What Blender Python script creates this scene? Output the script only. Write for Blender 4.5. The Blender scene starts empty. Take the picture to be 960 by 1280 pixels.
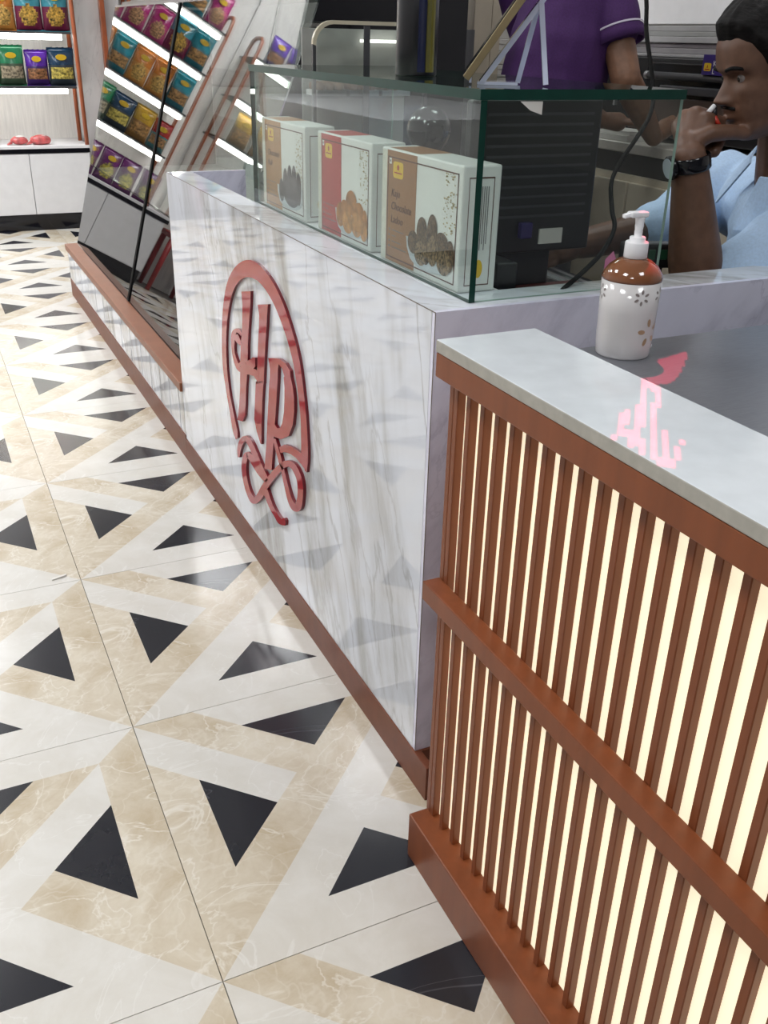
import bpy, bmesh, math, random
from mathutils import Vector, Matrix, noise as mnoise
from math import sin, cos, pi, radians, sqrt, exp

random.seed(7)
scene = bpy.context.scene
COL = scene.collection

# ------------------------------------------------------------------ camera
CAM_R = ((0.9052427615965354, -0.424302861786581, 0.022419278685894245),
         (-0.17182728293184218, -0.4138272089946171, -0.8939924082093685),
         (0.38860124474496854, 0.805427912711897, -0.44752089337506695))
CAM_C = Vector((-0.19951578, -0.89641553, 1.19213465))
FPX = 1184.81186
cam_data = bpy.data.cameras.new('camera')
cam = bpy.data.objects.new('camera', cam_data)
COL.objects.link(cam)
cam_data.sensor_fit = 'VERTICAL'
cam_data.sensor_height = 24.0
cam_data.lens = FPX / 1280.0 * 24.0
cam_data.clip_start = 0.02
cam_data.clip_end = 60
r_, d_, f_ = (Vector(v) for v in CAM_R)
cam.matrix_world = Matrix(((r_.x, -d_.x, -f_.x, CAM_C.x),
                           (r_.y, -d_.y, -f_.y, CAM_C.y),
                           (r_.z, -d_.z, -f_.z, CAM_C.z),
                           (0, 0, 0, 1)))
scene.camera = cam


def at(u, v, depth):
    """point of the room that lies at a given depth behind a pixel"""
    return CAM_C + depth * (r_ * ((u - 480) / FPX) + d_ * ((v - 640) / FPX) + f_)


# ------------------------------------------------------------------ world, exposure
world = bpy.data.worlds.new('shop_air')
scene.world = world
world.use_nodes = True
world.node_tree.nodes['Background'].inputs['Color'].default_value = (0.9, 0.95, 1.0, 1)
world.node_tree.nodes['Background'].inputs['Strength'].default_value = 0.15
scene.view_settings.view_transform = 'Standard'
scene.view_settings.look = 'None'
scene.view_settings.gamma = 1.0
scene.view_settings.use_curve_mapping = False
scene.view_settings.exposure = 0.0

CEIL = 2.75
# ceiling lamps: x, y, watts
LAMPS = [(-0.90, 4.6, 42), (-0.90, 3.1, 23), (-0.90, 1.4, 19), (-0.90, -0.3, 15), (-0.90, -1.8, 11),
         (1.35, 3.4, 8), (1.4, 1.0, 5), (0.9, -1.2, 8), (-0.60, 5.6, 34)]
for i, (lx, ly, w) in enumerate(LAMPS):
    ld = bpy.data.lights.new('ceiling_lamp_light', 'AREA')
    ld.shape = 'SQUARE'
    ld.size = 0.55
    ld.energy = w
    ld.color = (0.97, 0.985, 1.0) if lx < 0.5 else (0.88, 0.93, 1.0)
    lo = bpy.data.objects.new('ceiling_lamp_light', ld)
    lo.location = (lx, ly, CEIL - 0.03)
    COL.objects.link(lo)

# ------------------------------------------------------------------ materials
MATS = {}


def newmat(name):
    m = bpy.data.materials.new(name)
    m.use_nodes = True
    return m, m.node_tree, m.node_tree.nodes['Principled BSDF']


def M(name, col, rough=0.5, metal=0.0, var=0.06, scale=18.0, bump=0.0, spec=0.5, coat=0.0, stretch=None):
    """plain surface with a little procedural variation"""
    if name in MATS:
        return MATS[name]
    m, nt, b = newmat(name)
    N, L = nt.nodes, nt.links
    tc = N.new('ShaderNodeTexCoord')
    src = tc.outputs['Object']
    if stretch:
        mp = N.new('ShaderNodeMapping')
        mp.inputs['Scale'].default_value = stretch
        L.new(src, mp.inputs['Vector'])
        src = mp.outputs['Vector']
    nz = N.new('ShaderNodeTexNoise')
    nz.inputs['Scale'].default_value = scale
    nz.inputs['Detail'].default_value = 5
    L.new(src, nz.inputs['Vector'])
    cr = N.new('ShaderNodeValToRGB')
    lo = [max(0, c * (1 - var * 2)) for c in col]
    hi = [min(1, c * (1 + var)) for c in col]
    cr.color_ramp.elements[0].position = 0.3
    cr.color_ramp.elements[0].color = (*lo, 1)
    cr.color_ramp.elements[1].position = 0.7
    cr.color_ramp.elements[1].color = (*hi, 1)
    L.new(nz.outputs['Fac'], cr.inputs['Fac'])
    L.new(cr.outputs['Color'], b.inputs['Base Color'])
    b.inputs['Roughness'].default_value = rough
    b.inputs['Metallic'].default_value = metal
    b.inputs['Specular IOR Level'].default_value = spec
    b.inputs['Coat Weight'].default_value = coat
    if bump:
        bp = N.new('ShaderNodeBump')
        bp.inputs['Strength'].default_value = bump
        bp.inputs['Distance'].default_value = 0.002
        L.new(nz.outputs['Fac'], bp.inputs['Height'])
        L.new(bp.outputs['Normal'], b.inputs['Normal'])
    MATS[name] = m
    return m


def E(name, col, strength):
    if name in MATS:
        return MATS[name]
    m, nt, b = newmat(name)
    b.inputs['Base Color'].default_value = (*[c * 0.8 for c in col], 1)
    b.inputs['Emission Color'].default_value = (*col, 1)
    b.inputs['Emission Strength'].default_value = strength
    MATS[name] = m
    return m


def pane_glass(name, tint=(0.93, 0.97, 0.95), ior=1.5, gain=1.0):
    """thin clear pane: see-through with a real Fresnel mirror on it"""
    if name in MATS:
        return MATS[name]
    m, nt, b = newmat(name)
    N, L = nt.nodes, nt.links
    N.remove(b)
    out = N['Material Output']
    tr = N.new('ShaderNodeBsdfTransparent')
    tr.inputs['Color'].default_value = (*tint, 1)
    gl = N.new('ShaderNodeBsdfGlossy')
    gl.inputs['Roughness'].default_value = 0.005
    fr = N.new('ShaderNodeFresnel')
    # the same mirror strength on the way in and on the way out of the pane
    geo = N.new('ShaderNodeNewGeometry')
    ir = N.new('ShaderNodeMapRange')
    ir.inputs['To Min'].default_value = ior
    ir.inputs['To Max'].default_value = 1 / ior
    L.new(geo.outputs['Backfacing'], ir.inputs['Value'])
    L.new(ir.outputs[0], fr.inputs['IOR'])
    mul = N.new('ShaderNodeMath')
    mul.operation = 'MULTIPLY'
    mul.inputs[1].default_value = gain
    mul.use_clamp = True
    L.new(fr.outputs[0], mul.inputs[0])
    mx = N.new('ShaderNodeMixShader')
    L.new(mul.outputs[0], mx.inputs[0])
    L.new(tr.outputs[0], mx.inputs[1])
    L.new(gl.outputs[0], mx.inputs[2])
    L.new(mx.outputs[0], out.inputs['Surface'])
    MATS[name] = m
    return m


def vein_marble(name, base, vein, vein2, shear, sc, rough=0.06, amount=0.7, stretch=0.22):
    """white marble laminate with long slanted veins; shear tilts them away from plumb"""
    if name in MATS:
        return MATS[name]
    m, nt, b = newmat(name)
    N, L = nt.nodes, nt.links
    tc = N.new('ShaderNodeTexCoord')
    sp = N.new('ShaderNodeSeparateXYZ')
    L.new(tc.outputs['Object'], sp.inputs[0])

    def math(op, a, bb):
        n = N.new('ShaderNodeMath')
        n.operation = op
        for k, v in enumerate((a, bb)):
            if isinstance(v, (int, float)):
                n.inputs[k].default_value = v
            else:
                L.new(v, n.inputs[k])
        return n.outputs[0]
    across = math('ADD', math('SUBTRACT', sp.outputs['Y'], math('MULTIPLY', sp.outputs['Z'], shear)), math('MULTIPLY', sp.outputs['X'], 0.8))
    cb = N.new('ShaderNodeCombineXYZ')
    L.new(math('MULTIPLY', across, sc), cb.inputs[0])
    L.new(math('MULTIPLY', sp.outputs['Z'], sc * stretch), cb.inputs[1])
    L.new(math('MULTIPLY', sp.outputs['X'], sc * 0.5), cb.inputs[2])

    def noise(scale, detail, dist, seed, rg=0.55):
        nz = N.new('ShaderNodeTexNoise')
        nz.noise_dimensions = '4D'
        nz.inputs['W'].default_value = seed
        nz.inputs['Scale'].default_value = scale
        nz.inputs['Detail'].default_value = detail
        nz.inputs['Roughness'].default_value = rg
        nz.inputs['Distortion'].default_value = dist
        L.new(cb.outputs[0], nz.inputs['Vector'])
        return nz.outputs['Fac']

    def ramp(v, a, bb, lo, hi):
        mr = N.new('ShaderNodeMapRange')
        mr.interpolation_type = 'SMOOTHSTEP'
        for key, val in (('From Min', a), ('From Max', bb), ('To Min', lo), ('To Max', hi)):
            mr.inputs[key].default_value = val
        L.new(v, mr.inputs['Value'])
        return mr.outputs[0]

    def ridge(v, w):
        return ramp(math('ABSOLUTE', math('SUBTRACT', v, 0.5), 0), 0.0, w, 1.0, 0.0)
    bmask = ramp(noise(0.7, 2, 0, 33.0), 0.38, 0.60, 0.25, 1.0)
    band = math('MULTIPLY', ridge(noise(1.0, 4, 0.3, 3.1), 0.10), bmask)   # broad bundles
    streak = ramp(noise(5.0, 7, 0.3, 5.5, 0.7), 0.36, 0.66, 0.30, 1.0)  # streaks inside a bundle
    fine = ridge(noise(1.9, 6, 0.35, 9.7), 0.016)
    fmask = ramp(noise(0.9, 2, 0, 14.2), 0.42, 0.6, 0.0, 1.0)
    cloud = ramp(noise(2.2, 5, 0.1, 21.0), 0.35, 0.75, 0.0, 0.22)

    def mixcol(fac, c1, c2):
        mx = N.new('ShaderNodeMix'); mx.data_type = 'RGBA'
        L.new(fac, mx.inputs['Factor'])
        if isinstance(c1, tuple):
            mx.inputs['A'].default_value = (*c1, 1)
        else:
            L.new(c1, mx.inputs['A'])
        mx.inputs['B'].default_value = (*c2, 1)
        return mx.outputs['Result']
    c = mixcol(cloud, base, tuple(0.72 * q for q in base))
    c = mixcol(math('MULTIPLY', math('MULTIPLY', band, streak), amount), c, vein)
    c = mixcol(math('MULTIPLY', math('MULTIPLY', fine, fmask), amount * 0.5), c, vein2)
    L.new(c, b.inputs['Base Color'])
    b.inputs['Roughness'].default_value = rough
    MATS[name] = m
    return m


def tile_stone(name, dark, light, vein, rough, scale, veinw=0.02, crack=0.0):
    """printed marble of the floor tiles; the print repeats on each tile"""
    m, nt, b = newmat(name)
    N, L = nt.nodes, nt.links
    tc = N.new('ShaderNodeTexCoord')
    nz = N.new('ShaderNodeTexNoise')
    nz.inputs['Scale'].default_value = scale
    nz.inputs['Detail'].default_value = 8
    nz.inputs['Roughness'].default_value = 0.65
    nz.inputs['Distortion'].default_value = 0.5
    L.new(tc.outputs['Object'], nz.inputs['Vector'])
    cr = N.new('ShaderNodeValToRGB')
    cr.color_ramp.elements[0].position = 0.33
    cr.color_ramp.elements[0].color = (*dark, 1)
    cr.color_ramp.elements[1].position = 0.62
    cr.color_ramp.elements[1].color = (*light, 1)
    L.new(nz.outputs['Fac'], cr.inputs['Fac'])
    n2 = N.new('ShaderNodeTexNoise')
    n2.inputs['Scale'].default_value = scale * 0.8
    n2.inputs['Detail'].default_value = 6
    n2.inputs['Distortion'].default_value = 1.2
    L.new(tc.outputs['Object'], n2.inputs['Vector'])
    sub = N.new('ShaderNodeMath'); sub.operation = 'SUBTRACT'; sub.inputs[1].default_value = 0.5
    ab = N.new('ShaderNodeMath'); ab.operation = 'ABSOLUTE'
    L.new(n2.outputs['Fac'], sub.inputs[0]); L.new(sub.outputs[0], ab.inputs[0])
    mr = N.new('ShaderNodeMapRange')
    mr.inputs['From Min'].default_value = 0
    mr.inputs['From Max'].default_value = veinw
    mr.inputs['To Min'].default_value = 0.75
    mr.inputs['To Max'].default_value = 0
    L.new(ab.outputs[0], mr.inputs['Value'])
    mx = N.new('ShaderNodeMix'); mx.data_type = 'RGBA'
    L.new(mr.outputs[0], mx.inputs['Factor'])
    L.new(cr.outputs['Color'], mx.inputs['A'])
    mx.inputs['B'].default_value = (*vein, 1)
    res = mx.outputs['Result']
    if crack:
        nd = N.new('ShaderNodeTexNoise')
        nd.inputs['Scale'].default_value = 9
        nd.inputs['Detail'].default_value = 4
        L.new(tc.outputs['Object'], nd.inputs['Vector'])
        va = N.new('ShaderNodeVectorMath'); va.operation = 'SCALE'; va.inputs['Scale'].default_value = 0.22
        L.new(nd.outputs['Color'], va.inputs[0])
        vb = N.new('ShaderNodeVectorMath'); vb.operation = 'ADD'
        L.new(tc.outputs['Object'], vb.inputs[0]); L.new(va.outputs[0], vb.inputs[1])
        vo = N.new('ShaderNodeTexVoronoi'); vo.feature = 'DISTANCE_TO_EDGE'; vo.inputs['Scale'].default_value = 13
        L.new(vb.outputs[0], vo.inputs['Vector'])
        m2 = N.new('ShaderNodeMapRange')
        m2.inputs['From Max'].default_value = 0.045
        m2.inputs['To Min'].default_value = crack
        m2.inputs['To Max'].default_value = 0
        L.new(vo.outputs['Distance'], m2.inputs['Value'])
        mk = N.new('ShaderNodeMath'); mk.operation = 'MULTIPLY'
        L.new(m2.outputs[0], mk.inputs[0]); L.new(nz.outputs['Fac'], mk.inputs[1])
        mx2 = N.new('ShaderNodeMix'); mx2.data_type = 'RGBA'
        L.new(mk.outputs[0], mx2.inputs['Factor'])
        L.new(res, mx2.inputs['A'])
        mx2.inputs['B'].default_value = (*vein, 1)
        res = mx2.outputs['Result']
    L.new(res, b.inputs['Base Color'])
    b.inputs['Roughness'].default_value = rough
    MATS[name] = m
    return m


WHITE_TILE = tile_stone('white_marble_print', (0.63, 0.605, 0.555), (0.70, 0.685, 0.65), (0.74, 0.73, 0.70), 0.17, 7, 0.008, 0.2)
BEIGE_TILE = tile_stone('beige_marble_print', (0.50, 0.415, 0.295), (0.68, 0.625, 0.525), (0.75, 0.715, 0.645), 0.17, 7, 0.010, 0.6)
BLACK_TILE = tile_stone('black_marble_print', (0.012, 0.013, 0.019), (0.016, 0.017, 0.024), (0.09, 0.09, 0.105), 0.17, 2.2, 0.0025)
GROUT = M('grout', (0.16, 0.145, 0.125), 0.8)
MARBLE = vein_marble('marble_laminate', (0.75, 0.785, 0.86), (0.30, 0.285, 0.255), (0.30, 0.295, 0.30), 0.30, 3.6, 0.04, 0.9, 0.26)
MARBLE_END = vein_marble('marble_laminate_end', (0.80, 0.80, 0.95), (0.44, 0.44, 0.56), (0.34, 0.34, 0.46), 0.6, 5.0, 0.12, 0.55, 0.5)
WOOD = M('red_brown_lacquer', (0.225, 0.064, 0.023), 0.38, spec=0.35, var=0.08, scale=40, stretch=(1, 1, 0.12), bump=0.05)
WOOD_TOE = M('red_brown_skirting', (0.18, 0.058, 0.030), 0.42, spec=0.25, var=0.06, scale=30)
COPPER = M('copper_rail', (0.26, 0.095, 0.048), 0.38, var=0.05, spec=0.3)
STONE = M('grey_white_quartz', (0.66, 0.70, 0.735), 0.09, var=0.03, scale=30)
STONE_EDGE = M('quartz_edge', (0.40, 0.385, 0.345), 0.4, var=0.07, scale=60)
STEEL = M('brushed_steel', (0.27, 0.28, 0.31), 0.32, metal=0.6, var=0.05, scale=60, stretch=(1, 8, 1), bump=0.05)
BACKLIGHT = E('backlit_panel', (1.0, 0.90, 0.66), 0.84)
LOGO_FACE = M('red_acrylic', (0.36, 0.010, 0.016), 0.05, var=0.03, spec=0.40)
LOGO_SIDE = M('dark_red_acrylic_edge', (0.16, 0.008, 0.016), 0.3, var=0.03)
GLASS = pane_glass('clear_glass', (0.94, 0.97, 0.955), 1.5, 0.8)
GLASS_DISPLAY = pane_glass('display_glass', (0.80, 0.83, 0.82), 1.5, 1.3)
GLASS_TOP = pane_glass('top_glass', (0.80, 0.86, 0.83))
GREEN_EDGE = M('glass_edge_green', (0.005, 0.040, 0.029), 0.35, var=0.1, scale=30, spec=0.25)
PALE_EDGE = M('glass_edge_pale', (0.30, 0.42, 0.37), 0.1, var=0.05)
BLACK_GLASS = M('black_glass', (0.006, 0.006, 0.007), 0.015, var=0.02)
BLACK = M('black_plastic', (0.012, 0.012, 0.014), 0.35, var=0.1)
BLACK_GLOSS = M('black_gloss', (0.006, 0.006, 0.009), 0.10, var=0.05)
DARKGREY = M('dark_grey', (0.05, 0.05, 0.055), 0.45)
WHITE_LAM = M('white_laminate', (0.78, 0.78, 0.80), 0.30, var=0.02)
WHITE_PLASTIC = M('white_plastic', (0.80, 0.80, 0.82), 0.28, var=0.02)
CREAM = M('cream_laminate', (0.56, 0.49, 0.38), 0.4, var=0.04)
PALE_WOOD = M('pale_wood_panel', (0.70, 0.68, 0.65), 0.45, var=0.06, scale=10, stretch=(9, 9, 0.6))
PALE_MARBLE = vein_marble('pale_marble_wall', (0.74, 0.73, 0.74), (0.50, 0.48, 0.48), (0.4, 0.4, 0.42), 0.2, 6.0, 0.25, 0.6)
ORANGE_METAL = M('copper_frame', (0.36, 0.095, 0.035), 0.35, var=0.06)
WALL = M('wall_paint', (0.62, 0.61, 0.60), 0.7, var=0.02)
CEILING = M('ceiling_paint', (0.75, 0.75, 0.74), 0.8, var=0.02)
LED = E('led_strip', (1.0, 0.98, 0.92), 13.0)
LAMP_FACE = E('lamp_diffuser', (1.0, 0.98, 0.95), 5.0)
SKIN = M('brown_skin', (0.135, 0.066, 0.040), 0.5, var=0.10, scale=60, bump=0.12)
SKIN2 = M('tan_skin', (0.21, 0.105, 0.062), 0.5, var=0.08, scale=60, bump=0.1)
HAIR = M('black_hair', (0.006, 0.005, 0.005), 0.6, var=0.4, scale=180, bump=0.9, spec=0.15, stretch=(1, 0.2, 1))
SHIRT = M('light_blue_cloth', (0.44, 0.60, 0.82), 0.75, var=0.05, scale=200, bump=0.15)
PURPLE = M('purple_polo_cloth', (0.055, 0.012, 0.10), 0.8, var=0.10, scale=220, bump=0.2)
TROUSER = M('dark_trouser_cloth', (0.02, 0.02, 0.025), 0.8)
PAPER = M('white_paper', (0.70, 0.68, 0.64), 0.7, var=0.04)
SILVER = M('silver_metal', (0.5, 0.5, 0.52), 0.3, metal=0.8)


# ------------------------------------------------------------------ builders
WLOC = {}


class MB:
    """collects shapes (world coordinates) and links them as ONE mesh object"""

    def __init__(self):
        self.bm = bmesh.new()
        self.mi = 0
        self.mats = []

    def mat(self, m):
        if m not in self.mats:
            self.mats.append(m)
        self.mi = self.mats.index(m)
        return self

    def _tag(self, faces, smooth=False):
        for f in faces:
            f.material_index = self.mi
            f.smooth = smooth

    def box(self, x0, x1, y0, y1, z0, z1, bevel=0.0, seg=2):
        return self.hexa([(x0, y0, z0), (x1, y0, z0), (x1, y1, z0), (x0, y1, z0),
                          (x0, y0, z1), (x1, y0, z1), (x1, y1, z1), (x0, y1, z1)], bevel, seg)

    def hexa(self, p, bevel=0.0, seg=2):
        vs = [self.bm.verts.new(q) for q in p]
        fs = [self.bm.faces.new([vs[i] for i in q]) for q in
              ((3, 2, 1, 0), (4, 5, 6, 7), (0, 1, 5, 4), (1, 2, 6, 5), (2, 3, 7, 6), (3, 0, 4, 7))]
        self._tag(fs)
        if bevel:
            es = list({e for f in fs for e in f.edges})
            r = bmesh.ops.bevel(self.bm, geom=es, offset=bevel, segments=seg, profile=0.5, affect='EDGES')
            self._tag(r['faces'], False)
        return self

    def obox(self, c, ax, ay, az, bevel=0.0):
        """oriented box: centre and three half-axis vectors"""
        c, ax, ay, az = Vector(c), Vector(ax), Vector(ay), Vector(az)
        if ax.cross(ay).dot(az) < 0:
            ax = -ax
        pts = [c + sx * ax + sy * ay + sz * az for sz in (-1, 1) for sx, sy in ((-1, -1), (1, -1), (1, 1), (-1, 1))]
        return self.hexa(pts, bevel)

    def poly(self, pts):
        f = self.bm.faces.new([self.bm.verts.new(p) for p in pts])
        self._tag([f])
        return self

    def prism(self, pts, vec, side=None):
        """solid: polygon pts pushed along vec"""
        vec = Vector(vec)
        a = [self.bm.verts.new(p) for p in pts]
        b = [self.bm.verts.new(Vector(p) + vec) for p in pts]
        n = len(a)
        f1 = self.bm.faces.new(a)
        f2 = self.bm.faces.new(b[::-1])
        self._tag([f1, f2])
        if side is not None:
            self.mat(side)
        fs = [self.bm.faces.new([a[(i + 1) % n], a[i], b[i], b[(i + 1) % n]]) for i in range(n)]
        self._tag(fs)
        return self

    def tube(self, pts, r, n=10, caps=True):
        pts = [Vector(p) for p in pts]
        rs = r if isinstance(r, (list, tuple)) else [r] * len(pts)
        rings = []
        prev = None
        for i, p in enumerate(pts):
            if i == 0:
                t = pts[1] - p
            elif i == len(pts) - 1:
                t = p - pts[i - 1]
            else:
                t = (pts[i + 1] - p).normalized() + (p - pts[i - 1]).normalized()
            t.normalize()
            if prev is None:
                u = t.orthogonal().normalized()
            else:
                u = (prev - t * prev.dot(t))
                u = u.normalized() if u.length > 1e-6 else t.orthogonal().normalized()
            prev = u
            w = t.cross(u)
            rings.append([self.bm.verts.new(p + rs[i] * (u * cos(2 * pi * k / n) + w * sin(2 * pi * k / n))) for k in range(n)])
        fs = []
        for a, b in zip(rings, rings[1:]):
            for k in range(n):
                fs.append(self.bm.faces.new([a[k], a[(k + 1) % n], b[(k + 1) % n], b[k]]))
        self._tag(fs, True)
        if caps:
            self._tag([self.bm.faces.new(rings[0][::-1]), self.bm.faces.new(rings[-1])])
        return self

    def lathe(self, prof, c, n=40, axis=None, capb=True, capt=True):
        """prof: (radius, height) from bottom to top around c"""
        c = Vector(c)
        az = Vector(axis).normalized() if axis else Vector((0, 0, 1))
        ax = az.orthogonal().normalized() if axis else Vector((1, 0, 0))
        ay = az.cross(ax)
        rings = [[self.bm.verts.new(c + az * h + rr * (ax * cos(2 * pi * k / n) + ay * sin(2 * pi * k / n))) for k in range(n)] for rr, h in prof]
        fs = []
        for a, b in zip(rings, rings[1:]):
            for k in range(n):
                fs.append(self.bm.faces.new([a[k], a[(k + 1) % n], b[(k + 1) % n], b[k]]))
        self._tag(fs, True)
        if capb:
            self._tag([self.bm.faces.new(rings[0][::-1])])
        if capt:
            self._tag([self.bm.faces.new(rings[-1])])
        return self

    def ball(self, c, r, sub=2, scale=(1, 1, 1), rot=None):
        mt = Matrix.Translation(Vector(c))
        if rot is not None:
            mt = mt @ rot.to_4x4()
        mt = mt @ Matrix.Diagonal((*scale, 1))
        n0 = len(self.bm.faces)
        bmesh.ops.create_icosphere(self.bm, subdivisions=sub, radius=r, matrix=mt)
        self.bm.faces.ensure_lookup_table()
        self._tag(self.bm.faces[n0:], True)
        return self

    def capsule(self, a, b, ra, rb, n=16):
        a, b = Vector(a), Vector(b)
        self.ball(a, ra, 2)
        self.ball(b, rb, 2)
        if (b - a).length > 1e-5:
            self.tube([a, b], [ra, rb], n)
        return self

    def build(self, name, mats=None, parent=None, normals=True):
        if mats is None:
            mats = self.mats
        elif not isinstance(mats, (list, tuple)):
            mats = [mats]
        off = WLOC.get(parent.name, Vector()) if parent is not None else Vector()
        for v in self.bm.verts:
            v.co -= off
        if normals:
            bmesh.ops.recalc_face_normals(self.bm, faces=self.bm.faces)
        me = bpy.data.meshes.new(name)
        self.bm.to_mesh(me)
        self.bm.free()
        for m in mats:
            me.materials.append(m)
        o = bpy.data.objects.new(name, me)
        COL.objects.link(o)
        if parent is not None:
            o.parent = parent
        WLOC[o.name] = off.copy()
        return o


def thing(name, label, cat, loc=(0, 0, 0), group=None):
    o = bpy.data.objects.new(name, None)
    o.empty_display_size = 0.05
    o.location = loc
    COL.objects.link(o)
    WLOC[o.name] = Vector(loc)
    return tag(o, label, cat, group)


def tag(o, label, cat, group=None):
    o['label'] = label
    o['category'] = cat
    if group:
        o['group'] = group
    return o


def struct(o, label=None):
    o['kind'] = 'structure'
    if label:
        o['label'] = label
    return o


def copy_tree(o, loc, rotz, label, group=None):
    c = o.copy()
    COL.objects.link(c)
    c.location = loc
    c.rotation_euler = (0, 0, rotz)
    c['label'] = label
    if group:
        c['group'] = group
    for ch in list(o.children):
        k = ch.copy()
        COL.objects.link(k)
        k.parent = c
        for g in list(ch.children):
            h = g.copy()
            COL.objects.link(h)
            h.parent = k
    return c


def text_mesh(s, size, origin, right, up, m, name, parent, depth=0.0003, shear=0.0, align='LEFT'):
    """flat lettering standing on a surface"""
    cu = bpy.data.curves.new('lettering', 'FONT')
    cu.body = s
    cu.size = size
    cu.shear = shear
    cu.align_x = align
    cu.extrude = depth
    to = bpy.data.objects.new('lettering', cu)
    COL.objects.link(to)
    dg = bpy.context.evaluated_depsgraph_get()
    me = bpy.data.meshes.new_from_object(to.evaluated_get(dg))
    bpy.data.objects.remove(to)
    right, up = Vector(right).normalized(), Vector(up).normalized()
    nrm = right.cross(up)
    off = WLOC.get(parent.name, Vector()) if parent is not None else Vector()
    mt = Matrix.Translation(Vector(origin) - off) @ Matrix((right, up, nrm)).transposed().to_4x4()
    me.transform(mt)
    me.materials.clear()
    me.materials.append(m)
    o = bpy.data.objects.new(name, me)
    COL.objects.link(o)
    if parent is not None:
        o.parent = parent
        WLOC[o.name] = off.copy()
    return o


def remeshed(mb, voxel, smooth=4):
    """fuse overlapping closed shapes into one continuous skin"""
    me = bpy.data.meshes.new('tmp')
    bmesh.ops.recalc_face_normals(mb.bm, faces=mb.bm.faces)
    mb.bm.to_mesh(me)
    mb.bm.free()
    o = bpy.data.objects.new('tmp', me)
    COL.objects.link(o)
    md = o.modifiers.new('r', 'REMESH')
    md.mode = 'VOXEL'
    md.voxel_size = voxel
    if smooth:
        s = o.modifiers.new('s', 'SMOOTH')
        s.factor = 0.5
        s.iterations = smooth
    dg = bpy.context.evaluated_depsgraph_get()
    me2 = bpy.data.meshes.new_from_object(o.evaluated_get(dg))
    bpy.data.objects.remove(o)
    for p in me2.polygons:
        p.use_smooth = True
    return me2


def link_mesh(me, name, mats, parent=None):
    me.materials.clear()
    for m in (mats if isinstance(mats, (list, tuple)) else [mats]):
        me.materials.append(m)
    off = WLOC.get(parent.name, Vector()) if parent is not None else Vector()
    me.transform(Matrix.Translation(-off))
    me.name = name
    o = bpy.data.objects.new(name, me)
    COL.objects.link(o)
    if parent is not None:
        o.parent = parent
    WLOC[o.name] = off.copy()
    return o


# ------------------------------------------------------------------ room shell
struct(MB().box(-2.4, 2.55, -3.2, 6.45, -0.16, -0.0045).build('floor', GROUT), 'patterned tile floor of the shop')
floor = bpy.data.objects['floor']
struct(MB().box(-2.4, 2.55, -3.2, 6.45, CEIL, CEIL + 0.1).build('ceiling', CEILING))
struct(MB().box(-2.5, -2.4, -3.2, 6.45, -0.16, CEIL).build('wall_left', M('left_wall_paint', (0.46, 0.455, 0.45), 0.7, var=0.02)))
struct(MB().box(2.55, 2.65, -3.2, 6.45, -0.16, CEIL).build('wall_right', WALL))
struct(MB().box(-2.4, 2.55, 6.45, 6.55, -0.16, CEIL).build('wall_far', WALL))
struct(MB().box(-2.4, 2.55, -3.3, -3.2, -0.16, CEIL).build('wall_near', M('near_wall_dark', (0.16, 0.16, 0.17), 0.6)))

# one tile: a square cut along the lines of its printed pattern
W_, M_ = 0.19, 0.128


def tile_class(u, v):
    a, b = v - u, u + v - 1
    if a >= 0 and b >= 0:
        if b < W_:
            return 1 if v < 1 - M_ or a > W_ else (0 if v > 1 - M_ else 1)
        if v > 1 - M_:
            return 0
        return 1 if a < W_ else 2
    if a < 0 and b >= 0:
        if u > 1 - M_:
            return 1
        if -a < W_:
            return 0
        return 1 if b < W_ else 2
    if a < 0 and b < 0:
        return 2 if (v > M_ and -a > W_ and -b > W_) else 0
    if -b < W_:
        return 0 if a > W_ else 1
    if u < M_ or a < W_:
        return 1
    return 2


def tile_mesh(T=0.6, gap=0.0007):
    bm = bmesh.new()
    vs = [bm.verts.new((x, y, 0)) for x, y in ((0, 0), (1, 0), (1, 1), (0, 1))]
    bm.faces.new(vs)
    s = 1 / sqrt(2)
    lines = [((0.5, 0.5), (s, -s)), ((0.5, 0.5), (s, s)),
             ((0.5, 0.5 + W_), (s, -s)), ((0.5, 0.5 - W_), (s, -s)),
             ((0.5, 0.5 + W_), (s, s)), ((0.5, 0.5 - W_), (s, s)),
             ((M_, 0), (1, 0)), ((1 - M_, 0), (1, 0)), ((0, M_), (0, 1)), ((0, 1 - M_), (0, 1))]
    for (px, py), (nx, ny) in lines:
        bmesh.ops.bisect_plane(bm, geom=bm.verts[:] + bm.edges[:] + bm.faces[:], dist=1e-6,
                               plane_co=(px, py, 0), plane_no=(nx, ny, 0))
    for f in bm.faces:
        c = f.calc_center_median()
        f.material_index = tile_class(c.x, c.y)
    bmesh.ops.dissolve_limit(bm, angle_limit=0.01, verts=bm.verts[:], edges=bm.edges[:], delimit={'MATERIAL'})
    for v in bm.verts:
        v.co.x = gap + v.co.x * (T - 2 * gap)
        v.co.y = gap + v.co.y * (T - 2 * gap)
    be = [e for e in bm.edges if e.is_boundary]
    r = bmesh.ops.extrude_edge_only(bm, edges=be)
    for v in [g for g in r['geom'] if isinstance(g, bmesh.types.BMVert)]:
        v.co.z = -0.006
    bmesh.ops.recalc_face_normals(bm, faces=bm.faces)
    me = bpy.data.meshes.new('tile')
    bm.to_mesh(me)
    bm.free()
    for m in (WHITE_TILE, BEIGE_TILE, BLACK_TILE):
        me.materials.append(m)
    return me


TILE = tile_mesh()
if any(p.normal.z < -0.5 for p in TILE.polygons):
    TILE.flip_normals()
for i in range(-4, 2):
    for j in range(-3, 10):
        o = bpy.data.objects.new('tile', TILE)
        o.location = (0.6 * i, 0.6 * j, 0)
        COL.objects.link(o)
        o.parent = floor

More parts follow.
